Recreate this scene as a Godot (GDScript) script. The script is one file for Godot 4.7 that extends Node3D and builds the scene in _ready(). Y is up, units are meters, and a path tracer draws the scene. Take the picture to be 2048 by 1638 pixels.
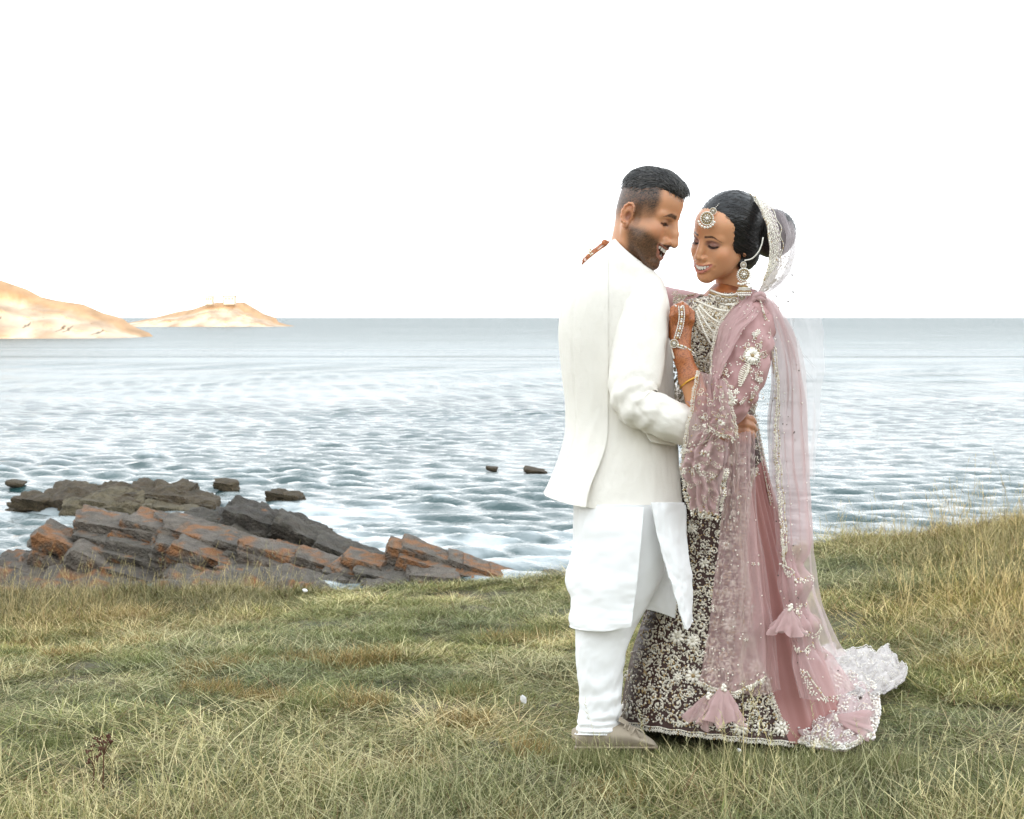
extends Node3D
# A couple on a grassy headland above the sea. Distances in metres; the ground under the couple is y = 0, the camera looks along -z.
const EYE := 1.33          # eye height above the couple's ground
const FOCAL := 2844.0      # focal length in pixels of a 2048-wide frame (50 mm lens)
const SEA := -6.0
const COUPLE := 4.4        # distance of the couple
var rng := RandomNumberGenerator.new()
var taken := {}

func P(px: float, py: float, d: float) -> Vector3:      # the point at distance d that is seen at (px, py)
	return Vector3((px - 1024.0) / FOCAL * d, EYE - (py - 635.0) / FOCAL * d, -d)

func F(px: float, py: float, dz := 0.0) -> Vector3:     # the same round the couple
	return P(px, py, COUPLE + dz)

func lin(r: float, g: float, b: float, a := 1.0) -> Color:    # a linear base colour as a material wants it
	var c := Color(r, g, b).linear_to_srgb()
	c.a = a
	return c

func noise(freq: float, sd: int, oct := 3, kind := FastNoiseLite.TYPE_SIMPLEX_SMOOTH) -> FastNoiseLite:
	var n := FastNoiseLite.new()
	n.noise_type = kind
	n.frequency = freq
	n.seed = sd
	n.fractal_octaves = oct
	n.fractal_type = FastNoiseLite.FRACTAL_FBM if oct > 1 else FastNoiseLite.FRACTAL_NONE
	return n

func mat(c: Color, rough := 0.8, metal := 0.0, vc := false) -> StandardMaterial3D:
	var m := StandardMaterial3D.new()
	m.albedo_color = c
	m.roughness = rough
	m.metallic = metal
	m.vertex_color_use_as_albedo = vc
	m.cull_mode = BaseMaterial3D.CULL_DISABLED
	return m

func ntex(freq: float, sd: int, size := 512, bump := 4.0, oct := 4, kind := FastNoiseLite.TYPE_SIMPLEX_SMOOTH) -> NoiseTexture2D:
	var t := NoiseTexture2D.new()
	t.width = size
	t.height = size
	t.seamless = true
	t.noise = noise(freq, sd, oct, kind)
	if bump > 0.0:
		t.as_normal_map = true
		t.bump_strength = bump
	return t

func put(called: String, mesh: Mesh, m: Material, parent: Node = self) -> MeshInstance3D:
	var o := MeshInstance3D.new()
	o.name = called
	o.mesh = mesh
	if m: o.material_override = m
	nest(o, called, parent)
	return o

func nest(o: Node, called: String, parent: Node) -> void:
	var key := str(parent.get_instance_id()) + called
	if taken.has(key):
		o.name = "%s_%03d" % [called, taken[key]]
		taken[key] += 1
	else:
		o.name = called
		taken[key] = 1
	parent.add_child(o, true)

func thing(called: String, label: String, category: String, at := Vector3.ZERO, group := "") -> Node3D:
	var o := Node3D.new()
	nest(o, called, self)
	o.position = at
	tag(o, label, category, group)
	return o

func tag(o: Node, label: String, category := "", group := "", kind := "") -> void:
	if label: o.set_meta("label", label)
	if category: o.set_meta("category", category)
	if group: o.set_meta("group", group)
	if kind: o.set_meta("kind", kind)

# ---- meshes -------------------------------------------------------------------------------------------------
func build(v: PackedVector3Array, ix: PackedInt32Array, col := PackedColorArray(), uv := PackedVector2Array(), flat := false) -> ArrayMesh:
	var a := []
	a.resize(Mesh.ARRAY_MAX)
	var n := PackedVector3Array()
	if flat:
		var v2 := PackedVector3Array(); var c2 := PackedColorArray(); var u2 := PackedVector2Array(); var i2 := PackedInt32Array()
		for t in range(0, ix.size(), 3):
			var nn := (v[ix[t + 2]] - v[ix[t]]).cross(v[ix[t + 1]] - v[ix[t]]).normalized()
			for k in 3:
				i2.append(v2.size()); v2.append(v[ix[t + k]]); n.append(nn)
				if col.size(): c2.append(col[ix[t + k]])
				if uv.size(): u2.append(uv[ix[t + k]])
		v = v2; col = c2; uv = u2; ix = i2
	else:
		n.resize(v.size())
		for t in range(0, ix.size(), 3):
			var i := ix[t]; var j := ix[t + 1]; var k := ix[t + 2]
			var nn := (v[k] - v[i]).cross(v[j] - v[i])
			n[i] += nn; n[j] += nn; n[k] += nn
		for i in n.size(): n[i] = n[i].normalized()
	a[Mesh.ARRAY_VERTEX] = v
	a[Mesh.ARRAY_NORMAL] = n
	if col.size(): a[Mesh.ARRAY_COLOR] = col
	if uv.size(): a[Mesh.ARRAY_TEX_UV] = uv
	a[Mesh.ARRAY_INDEX] = ix
	var m := ArrayMesh.new()
	m.add_surface_from_arrays(Mesh.PRIMITIVE_TRIANGLES, a)
	return m

func grid_index(nu: int, nv: int, closed := false) -> PackedInt32Array:    # nv rows of nu points
	var ix := PackedInt32Array()
	for j in nv - 1:
		for i in (nu if closed else nu - 1):
			var a := j * nu + i; var b := j * nu + (i + 1) % nu
			var c := a + nu; var d := b + nu
			ix.append_array([a, b, c, b, d, c])
	return ix

func cr(a: Vector3, b: Vector3, c: Vector3, d: Vector3, t: float) -> Vector3:
	return b.cubic_interpolate(c, a, d, t)

func curve(pts: Array, n: int, closed := false) -> PackedVector3Array:     # n points along a Catmull-Rom curve
	var out := PackedVector3Array()
	var m := pts.size()
	for i in n:
		var t := float(i) / (n if closed else n - 1) * (m if closed else m - 1)
		var k := mini(int(t), m - (1 if closed else 2))
		var f := t - k
		if closed:
			out.append(cr(pts[(k - 1 + m) % m], pts[k], pts[(k + 1) % m], pts[(k + 2) % m], f))
		else:
			out.append(cr(pts[maxi(k - 1, 0)], pts[k], pts[k + 1], pts[mini(k + 2, m - 1)], f))
	return out

func loft(rows: Array, nu: int, nv: int, closed := false) -> PackedVector3Array:   # rows of Vector3: a smooth sheet through them
	var fine := []
	for r in rows: fine.append(curve(r, nu, closed))
	var out := PackedVector3Array()
	out.resize(nu * nv)
	for i in nu:
		var col := []
		for r in fine: col.append(r[i])
		var c := curve(col, nv)
		for j in nv: out[j * nu + i] = c[j]
	return out

func rowF(flat: Array) -> Array:      # [px, py, dz, ...] -> points round the couple
	var out := []
	for i in range(0, flat.size(), 3): out.append(F(flat[i], flat[i + 1], flat[i + 2]))
	return out

func grid_normals(p: PackedVector3Array, nu: int, nv: int, closed := false) -> PackedVector3Array:
	var n := PackedVector3Array()
	n.resize(p.size())
	for j in nv:
		for i in nu:
			var i0 := (i - 1 + nu) % nu if closed else maxi(i - 1, 0)
			var i1 := (i + 1) % nu if closed else mini(i + 1, nu - 1)
			var a := p[j * nu + i1] - p[j * nu + i0]
			var b := p[mini(j + 1, nv - 1) * nu + i] - p[maxi(j - 1, 0) * nu + i]
			n[j * nu + i] = b.cross(a).normalized()
	return n

func tube(pts: Array, radii: Array, sides := 8, n := 0, caps := true) -> Array:      # [vertices, indices] of a swept round bar
	var c := curve(pts, n) if n else PackedVector3Array(pts)
	var v := PackedVector3Array(); var ix := PackedInt32Array()
	var m := c.size()
	var side := Vector3.ZERO
	for j in m:
		var t := (c[mini(j + 1, m - 1)] - c[maxi(j - 1, 0)]).normalized()
		if side == Vector3.ZERO: side = t.cross(Vector3(0.31, 0.9, 0.27)).normalized()
		side = (side - t * side.dot(t)).normalized()
		var up := t.cross(side)
		var f := float(j) / (m - 1) * (radii.size() - 1)
		var k := mini(int(f), radii.size() - 2)
		var r: float = lerp(radii[k], radii[k + 1], f - k)
		for i in sides:
			var g := TAU * i / sides
			v.append(c[j] + (side * cos(g) + up * sin(g)) * r)
	ix = grid_index(sides, m, true)
	if caps:
		for e in [0, m - 1]:
			var at := v.size()
			v.append(c[e])
			for i in sides:
				var a: int = e * sides + i; var b: int = e * sides + (i + 1) % sides
				ix.append_array([at, b, a] if e == 0 else [at, a, b])
	return [v, ix]

class Bag:      # collects loose pieces into one mesh
	var v := PackedVector3Array()
	var ix := PackedInt32Array()
	var col := PackedColorArray()
	func add(piece: Array, c := Color.WHITE) -> void:
		var at := v.size()
		v.append_array(piece[0])
		for i in piece[1]: ix.append(i + at)
		for i in piece[0].size(): col.append(c)

func blob(c: Vector3, r: Vector3, b := Basis.IDENTITY, seg := 8, rings := 5) -> Array:    # an ellipsoid
	var v := PackedVector3Array()
	for j in rings + 1:
		var th := PI * j / rings
		for i in seg:
			var ph := TAU * i / seg
			v.append(c + b * (Vector3(sin(th) * cos(ph), cos(th), sin(th) * sin(ph)) * r))
	return [v, grid_index(seg, rings + 1, true)]

func smooth01(a: float, b: float, x: float) -> float:
	return smoothstep(a, b, x)

func multi(called: String, mesh: Mesh, m: Material, where: Array, cols: Array, parent: Node) -> MultiMeshInstance3D:
	var mm := MultiMesh.new()
	mm.transform_format = MultiMesh.TRANSFORM_3D
	mm.use_colors = cols.size() > 0
	mm.mesh = mesh
	mm.instance_count = where.size()
	var buf := PackedFloat32Array()
	var step := 16 if cols.size() else 12
	buf.resize(where.size() * step)
	var k := 0
	for i in where.size():
		var t: Transform3D = where[i]
		buf[k] = t.basis.x.x; buf[k + 1] = t.basis.y.x; buf[k + 2] = t.basis.z.x; buf[k + 3] = t.origin.x
		buf[k + 4] = t.basis.x.y; buf[k + 5] = t.basis.y.y; buf[k + 6] = t.basis.z.y; buf[k + 7] = t.origin.y
		buf[k + 8] = t.basis.x.z; buf[k + 9] = t.basis.y.z; buf[k + 10] = t.basis.z.z; buf[k + 11] = t.origin.z
		if step == 16:
			var c: Color = cols[i]
			buf[k + 12] = c.r; buf[k + 13] = c.g; buf[k + 14] = c.b; buf[k + 15] = 1.0
		k += step
	mm.buffer = buf
	var o := MultiMeshInstance3D.new()
	o.multimesh = mm
	o.material_override = m
	nest(o, called, parent)
	o.set_meta("kind", "stuff")
	return o

func _ready() -> void:
	rng.seed = 20240817
	var cam := Camera3D.new()
	cam.name = "camera"
	cam.projection = Camera3D.PROJECTION_FRUSTUM
	cam.near = 0.1
	cam.far = 40000.0
	cam.size = 0.1 * 1638.0 / FOCAL
	cam.frustum_offset = Vector2(0, -0.1 * 184.0 / FOCAL)
	cam.position = Vector3(0, EYE, 0)
	var lens := CameraAttributesPhysical.new()
	lens.frustum_focal_length = 50.0
	lens.frustum_focus_distance = 4.4
	lens.frustum_near = 0.1
	lens.frustum_far = 40000.0
	lens.exposure_aperture = 13.0
	cam.attributes = lens
	add_child(cam)
	var env := Environment.new()
	env.background_mode = Environment.BG_SKY
	var sm := ProceduralSkyMaterial.new()
	sm.sky_top_color = lin(0.80, 0.88, 0.95)
	sm.sky_horizon_color = lin(1.20, 1.22, 1.23)
	sm.sky_curve = 0.35
	sm.ground_horizon_color = lin(0.35, 0.40, 0.42)
	sm.ground_bottom_color = lin(0.08, 0.09, 0.08)
	env.sky = Sky.new()
	env.sky.sky_material = sm
	env.background_energy_multiplier = 1.0
	env.tonemap_mode = Environment.TONE_MAPPER_LINEAR
	env.tonemap_exposure = 2.3
	env.sdfgi_enabled = true
	env.ssao_enabled = true
	env.ssil_enabled = true
	var we := WorldEnvironment.new()
	we.name = "daylight"
	we.environment = env
	add_child(we)
	var sun := DirectionalLight3D.new()
	sun.name = "sun"
	sun.light_energy = 1.0
	sun.light_color = Color(1.0, 0.92, 0.82)
	sun.light_angular_distance = 0.5
	sun.shadow_enabled = true
	sun.sky_mode = DirectionalLight3D.SKY_MODE_LIGHT_ONLY
	sun.rotation_degrees = Vector3(-6.0, 12.0, 0)      # low behind the camera, hidden from the couple by the unseen hill
	add_child(sun)

	var groom := make_groom()
	var bride := make_bride()
	make_land()
	make_sea()
	make_headlands()
	make_rocks()
	make_small_things()
	make_grass()
	finish_groom(groom)
	finish_bride(bride)

# ---- the setting --------------------------------------------------------------------------------------------
func ground_y(x: float, d: float) -> float:
	var e := -0.40 + 0.13 * smoothstep(-2.6, -0.6, x) + 0.22 * smoothstep(0.6, 2.1, x) + 0.09 * smoothstep(2.2, 3.3, x)
	e += 0.05 * smoothstep(3.3, 8.0, absf(x))
	var y := e * smoothstep(4.2, 8.6, d)
	var edge := 8.5 + 0.2 * sin(x * 1.7)
	if d > edge: y -= 0.30 * pow(d - edge, 1.4)
	y += 0.07 * smoothstep(1.2, 3.2, x) * smoothstep(4.6, 6.5, d)
	y += 0.014 * sin(x * 2.1 + d * 1.3) * sin(d * 2.7 - x) + 0.016 * sin(x * 7.3 + 1.5 * sin(d * 5.0)) * sin(d * 8.1 + 1.7 * sin(x * 4.0)) * smoothstep(0.0, 1.0, absf(d - 4.4) + absf(x - 0.7) - 0.6)
	if d < 0.0: y += -d * 0.03
	return maxf(y, -9.0)

func make_land() -> void:
	var nu := 120; var nv := 150
	var v := PackedVector3Array(); var c := PackedColorArray()
	var nz := noise(1.7, 3, 4); var nf := noise(14.0, 5, 3)
	for j in nv:
		var d := -8.0 + 10.0 * j / 40.0 if j < 40 else 2.0 + 26.0 * pow((j - 40) / 109.0, 1.25)
		for i in nu:
			var u := 2.0 * i / (nu - 1) - 1.0
			var x := 6.0 * u + 24.0 * u * u * u
			var y := ground_y(x, d) + 0.018 * nz.get_noise_2d(x, d) + 0.008 * nf.get_noise_2d(x, d)
			v.append(Vector3(x, y, -d))
			var t := 0.5 + 0.5 * nz.get_noise_2d(x + 40, d)
			var s := 0.5 + 0.5 * nf.get_noise_2d(x, d + 9)
			c.append(Color(0.035, 0.036, 0.014).lerp(Color(0.09, 0.07, 0.035), clampf(t * 0.6 + s * 0.5 - 0.1, 0, 1)))
	var o := put("grassy_ground", build(v, grid_index(nu, nv), c), mat(Color.WHITE, 0.95, 0.0, true))
	tag(o, "grassy clifftop ground under the couple", "", "", "structure")
	# a hill out of view behind the camera, placed to shade the couple
	v = PackedVector3Array()
	var hn := noise(0.02, 8, 4)
	for j in 30:
		var z := 8.0 + 190.0 * j / 29.0
		for i in 50:
			var x := -420.0 + 840.0 * i / 49.0
			v.append(Vector3(x, 0.3 + 19.0 * smoothstep(8.0, 105.0, z) * (1.0 - 0.7 * smoothstep(120.0, 200.0, z)) * (1.0 + 0.15 * hn.get_noise_2d(x, z)), z))
	o = put("unseen_hillside", build(v, grid_index(50, 30)), mat(lin(0.14, 0.13, 0.06), 0.95))
	tag(o, "unseen grassy hill behind the viewpoint, placed to shade the couple", "", "", "structure")

func sea_part(d0: float, d1: float, ratio: float, nu: int) -> Array:
	var dirs := []
	var r2 := RandomNumberGenerator.new()
	r2.seed = 77
	for k in 26:
		var l := 0.32 * pow(8.0, pow(k / 25.0, 1.1))
		var a := r2.randf_range(-0.5, 0.5) + 0.15 + (0.5 if k % 7 == 0 else 0.0)
		dirs.append([sin(a) * TAU / l, cos(a) * TAU / l, 0.0152 * pow(l, 0.86), r2.randf() * TAU, l])
	var gust := noise(0.02, 11, 3); var gust2 := noise(0.004, 12, 3)
	var fo := noise(0.22, 21, 4)
	var v := PackedVector3Array(); var c := PackedColorArray()
	var ds := []
	var d := d0
	while d < d1:
		ds.append(d)
		d *= ratio if d < 3000.0 else 1.25
	ds.append(d1)
	for dd in ds:
		var cell: float = dd * (ratio - 1.0)
		var fade := 1.0 - smoothstep(300.0, 600.0, dd)
		for i in nu:
			var u := 2.0 * i / (nu - 1) - 1.0
			var s := 0.44 * u + (0.35 * pow(u, 9.0))
			var x: float = dd * s
			var y := 0.0; var hx := 0.0; var hz := 0.0
			if fade > 0.0:
				var g := (0.80 + 0.7 * gust.get_noise_2d(x, dd) + 0.5 * gust2.get_noise_2d(x, dd)) * fade
				for w in dirs:
					var l: float = w[4]
					if l < cell * 2.2: continue
					var ph: float = w[0] * x + w[1] * dd + w[3]
					var am: float = w[2] * g
					y += am * sin(ph)
					var cc: float = cos(ph) * am * 0.8 * l / TAU
					hx -= w[0] * cc; hz -= w[1] * cc
			v.append(Vector3(x + hx, SEA + y, -(dd + hz)))
			# broken water round the rocks and on the odd crest
			var fm := 0.0
			if dd < 75.0:
				var near := 0.0
				for r in [[-15.5, 54.5, 5.0, 3.0], [-7.6, 41.0, 7.5, 3.5], [-2.0, 45.0, 6.0, 4.0], [-9.0, 48.0, 4.0, 3.0], [-8.0, 53.0, 4.0, 3.5]]:
					near = maxf(near, 1.0 - Vector2((x - r[0]) / r[2], (dd - r[1]) / r[3]).length() * 0.72)
				fm = clampf(near, 0, 1) * 1.05 * clampf(0.5 + 1.3 * fo.get_noise_2d(x * 1.4, dd * 2.2), 0, 1)
			fm = maxf(fm, clampf((y - 0.10) * 3.0 + 0.9 * fo.get_noise_2d(x * 2.0, dd * 3.0) - 0.30, 0, 0.7) if dd < 300 else 0.0)
			var lane := clampf(0.5 + 1.1 * gust.get_noise_2d(x * 0.8 + 300.0, dd * 3.0) + 0.8 * gust2.get_noise_2d(x * 2.0, dd * 6.0), 0, 1) * smoothstep(60.0, 160.0, dd)
			c.append(Color(0.026, 0.060, 0.060).lerp(Color(0.085, 0.13, 0.14), lane * (1.0 - 0.75 * smoothstep(220.0, 600.0, dd))).lerp(Color(0.62, 0.67, 0.68), clampf(fm, 0, 0.9)))
	return [v, grid_index(nu, ds.size()), c]

func make_sea() -> void:
	var tex := ntex(0.012, 31, 1024, 9.0, 5)
	var first := true
	for k in 2:
		var q: Array = sea_part(24.0, 265.0, 1.0047, 350) if k == 0 else sea_part(262.0, 36000.0, 1.012, 260)
		var nu: int = [350, 260][k]
		var rows: int = q[0].size() / nu
		# the ripples too small to model are rougher the more of them a pixel holds
		var bands: Array = [[0, 70.0, 1.0], [0, 85.0, 1.5], [0, 105.0, 2.1], [0, 130.0, 2.8], [0, 160.0, 3.5], [0, 205.0, 4.1], [0, 400.0, 4.6]] if k == 0 else [[0, 330.0, 4.95], [0, 430.0, 5.2], [0, 600.0, 5.45], [0, 1000.0, 5.65], [0, 1e9, 5.85]]
		var j := 0
		for band in bands:
			var j0 := j
			while j < rows - 1 and -q[0][j * nu + nu / 2].z < band[1]: j += 1
			if j <= j0: continue
			var m := mat(Color.WHITE, 0.05 + 0.012 * band[2] + 0.006 * band[2] * band[2], 0.0, true)
			m.metallic_specular = lerpf(0.5, 0.36, smoothstep(1.0, 6.0, band[2]))
			m.normal_enabled = true
			m.normal_texture = tex
			m.normal_scale = band[2]
			m.uv1_triplanar = true
			m.uv1_world_triplanar = true
			m.uv1_scale = Vector3(0.3, 0.3, 0.42)
			var o := put("sea", build(q[0].slice(j0 * nu, (j + 1) * nu), grid_index(nu, j - j0 + 1), q[2].slice(j0 * nu, (j + 1) * nu)), m)
			tag(o, "choppy pale sea below the cliff" if first else "calmer pale sea reaching towards the horizon", "", "", "structure")
			first = false

func headland(called: String, label: String, outline: Array, d0: float, depth: float, sd: int) -> void:
	# outline: [px, py of the crest] at distance d0; the slope falls to the water towards the viewer
	var nu := 240; var nv := 60
	var n1 := noise(0.05, sd, 5); var n2 := noise(0.018, sd + 1, 4)
	var v := PackedVector3Array(); var c := PackedColorArray()
	var k := FOCAL / d0
	for j in nv:
		var t := float(j) / (nv - 1)          # 0 at the waterline in front, 0.6 crest, 1 behind
		for i in nu:
			var px: float = lerp(float(outline[0]), float(outline[outline.size() - 2]), float(i) / (nu - 1))
			var seg := 0
			while seg < outline.size() - 4 and px > outline[seg + 2]: seg += 2
			var f: float = clampf((px - outline[seg]) / (outline[seg + 2] - outline[seg]), 0, 1)
			var py: float = lerp(float(outline[seg + 1]), float(outline[seg + 3]), f)
			var top := EYE - (py - 635.0) / k - SEA
			var x := (px - 1024.0) / k
			var cl := smoothstep(0.0, 0.16, t) * 0.30 + smoothstep(0.14, 0.3, t) * 0.26 + smoothstep(0.3, 0.62, t) * 0.44
			if t > 0.62: cl = 1.0 - smoothstep(0.62, 1.0, t) 
			var z := -d0 - depth * (minf(t, 0.62) - 0.3) - depth * 0.12 * maxf(t - 0.62, 0.0)
			var r := n1.get_noise_3d(x, z, t * 40) 
			var cliff := 1.0 - smoothstep(0.3, 0.5, t + 0.1 * n2.get_noise_2d(x, t * 60))
			var y := top * cl * (1.0 + 0.10 * r * cliff)
			z += r * 9.0 * cliff + n2.get_noise_2d(x, t * 30) * 10.0 * cliff
			v.append(Vector3(x * (-z / d0) if t < 0.0 else x, SEA + y - 0.6, z))
			var rockc := Color(0.52, 0.42, 0.315).lerp(Color(0.30, 0.215, 0.145), clampf(0.38 + 1.5 * r, 0, 1))
			var turf := Color(0.27, 0.17, 0.09).lerp(Color(0.40, 0.255, 0.14), clampf(0.5 + n1.get_noise_2d(x * 2, t * 100), 0, 1))
			var col := turf.lerp(rockc, clampf(cliff * 1.4 - 0.2 + 0.5 * n1.get_noise_2d(x * 3.0, t * 90.0), 0, 1))
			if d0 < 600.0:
				for cleft_shade in [8.0, 70.0, 141.0, 153.0, 207.0]:  # dark shade of the clefts, painted into the vertex colour
					if absf(px - cleft_shade - (t - 0.2) * 20.0) < 3.2 * (1.0 - absf(t - 0.19) / 0.07) and absf(t - 0.19) < 0.07: col = col * 0.30
			c.append(col)
	var o := put(called, build(v, grid_index(nu, nv), c), mat(Color.WHITE, 0.95, 0.0, true))
	tag(o, label, "", "", "structure")

func make_headlands() -> void:
	headland("near_headland", "sunlit sandy headland at the left edge of the bay", [-400, 470, -150, 520, 0, 572, 30, 588, 60, 595, 120, 604, 160, 622, 190, 630, 205, 636, 216, 645, 232, 654, 258, 664, 276, 682], 519.0, 90.0, 41)
	headland("far_headland", "low sunlit headland with buildings on its summit", [120, 690, 170, 660, 205, 649, 240, 643, 285, 634, 330, 622, 365, 616, 395, 605, 415, 602, 470, 602, 490, 614, 510, 626, 534, 634, 540, 643, 556, 648, 576, 652], 1150.0, 130.0, 47)
	var k := 1150.0 / FOCAL
	var wallm := mat(lin(0.50, 0.43, 0.35), 0.9)
	var roofm := mat(lin(0.28, 0.22, 0.17), 0.9)
	var dark := mat(lin(0.09, 0.07, 0.06), 0.8)
	for b in [["pale ruined block standing at the left end of the far headland summit", 419.0, 15.0, 593.0, 0], ["pale flat roofed building on the right end of the far headland summit", 460.0, 22.0, 592.0, 1]]:
		var base := P(b[1], 604.0, 1172.0)
		var t := thing("headland_building", b[0], "building", base)
		var w: float = b[2] * k; var h: float = (604.0 - b[3]) * k
		put("wall", box(Vector3(0, h * 0.5 - 1.0, 0), Vector3(w, h + 2.0, 8.0)), wallm, t)
		put("roof", box(Vector3(0, h + 0.25, 0), Vector3(w + 0.6, 0.5, 8.6)), roofm, t)
		for i in 3:
			put("window", box(Vector3((i - 1) * w * 0.3, h * 0.55, 4.02), Vector3(0.7, 1.0, 0.1)), dark, t)
	var mast := thing("mast", "thin dark mast between the two summit buildings", "mast", P(446.5, 604, 1170.0))
	put("pole", box(Vector3(0, 3.2, 0), Vector3(0.45, 8.4, 0.45)), dark, mast)
	put("crosspiece", box(Vector3(0, 4.2, 0), Vector3(1.1, 0.5, 0.5)), dark, mast)

func box(c: Vector3, s: Vector3, b := Basis.IDENTITY) -> ArrayMesh:
	var m := BoxMesh.new()
	m.size = s
	var st := SurfaceTool.new()
	st.append_from(m, 0, Transform3D(b, c))
	return st.commit()

# ---- rocks --------------------------------------------------------------------------------------------------
func rock_mesh(size: Vector3, sd: int, rough: float, lichen: float, base: Color, wet := false) -> ArrayMesh:
	# a weathered block: a rounded box pushed about by coarse facets, bedding lines and fine roughness
	var nx := clampi(int(size.x / 0.11), 8, 46); var ny := clampi(int(size.y / 0.09), 5, 14); var nz := clampi(int(size.z / 0.16), 5, 14)
	var big := noise(0.75, sd, 2); var cell := noise(0.9, sd + 3, 1, FastNoiseLite.TYPE_CELLULAR)
	cell.cellular_return_type = FastNoiseLite.RETURN_CELL_VALUE
	var fine := noise(4.0, sd + 5, 4); var patch := noise(0.7, sd + 7, 4)
	var v := PackedVector3Array(); var ix := PackedInt32Array(); var c := PackedColorArray()
	var h := size * 0.5
	for f in 6:
		var ax := f >> 1
		var sg := 1.0 if f & 1 else -1.0
		var na: int = [ny, nx, nx][ax]; var nb: int = [nz, nz, ny][ax]
		var at := v.size()
		for j in nb + 1:
			for i in na + 1:
				var a := 2.0 * i / na - 1.0; var b := 2.0 * j / nb - 1.0
				var p := Vector3(sg, a, b) if ax == 0 else Vector3(a, sg, b) if ax == 1 else Vector3(a, b, sg)
				# round the edges a little
				var q := Vector3(p.x * sqrt(1.0 - 0.05 * p.y * p.y - 0.05 * p.z * p.z), p.y * sqrt(1.0 - 0.10 * p.x * p.x - 0.12 * p.z * p.z), p.z * sqrt(1.0 - 0.06 * p.x * p.x - 0.06 * p.y * p.y))
				var w := q * h
				var dir := q.normalized()
				var s: float = rough * (0.30 * big.get_noise_3dv(w) + 0.13 * cell.get_noise_3dv(w + Vector3(fine.get_noise_3dv(w * 0.3), 0, 0) * 0.3) + 0.10 * fine.get_noise_3dv(w))
				var bed := sin(w.y * 21.0 + 2.0 * big.get_noise_3dv(w * 0.8) + sd)
				s -= (0.02 + rough * 0.045) * smoothstep(0.45, 1.0, bed)
				w += dir * s * Vector3(1, minf(1.0, size.y * 1.3), 1)
				v.append(w)
				var tone := 0.5 + 0.7 * fine.get_noise_3dv(w * 1.7 + Vector3(9, 0, 0)) + 0.3 * big.get_noise_3dv(w * 3.0)
				var col := base * 0.55
				col = col.lerp(base * 1.45, clampf(tone, 0, 1))
				var li := patch.get_noise_3dv(w * 1.3) + 0.35 * fine.get_noise_3dv(w * 2.0) + lichen - 0.5
				if q.y < -0.3: li -= 0.3
				col = col.lerp(Color(0.29, 0.115, 0.030) if fine.get_noise_3dv(w * 0.9) > -0.1 else Color(0.17, 0.10, 0.055), smoothstep(0.0, 0.16, li) * 0.74)
				col.a = 1.0
				c.append(col)
		for j in nb:
			for i in na:
				var a := at + j * (na + 1) + i; var b := a + 1; var cc := a + na + 1; var d := cc + 1
				if (sg > 0.0) == (ax != 1): ix.append_array([a, cc, b, b, cc, d])
				else: ix.append_array([a, b, cc, b, d, cc])
	return build(v, ix, c)

var rock_mat: StandardMaterial3D
func slab(parent: Node3D, called: String, px: float, py: float, wpx: float, hpx: float, d: float, deep: float, tilt: float, lichen: float, base := Color(0.135, 0.12, 0.105), rough := 1.0, yaw := 0.0) -> MeshInstance3D:
	var k := d / FOCAL
	rng.randi()
	var o := put(called, rock_mesh(Vector3(wpx * k, hpx * k, deep), int(px * 7 + py * 13), rough, lichen, base), rock_mat, parent)
	o.transform = Transform3D(Basis.from_euler(Vector3(deg_to_rad(6), deg_to_rad(yaw), -deg_to_rad(tilt))), P(px, py, d) - parent.position)
	return o

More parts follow.
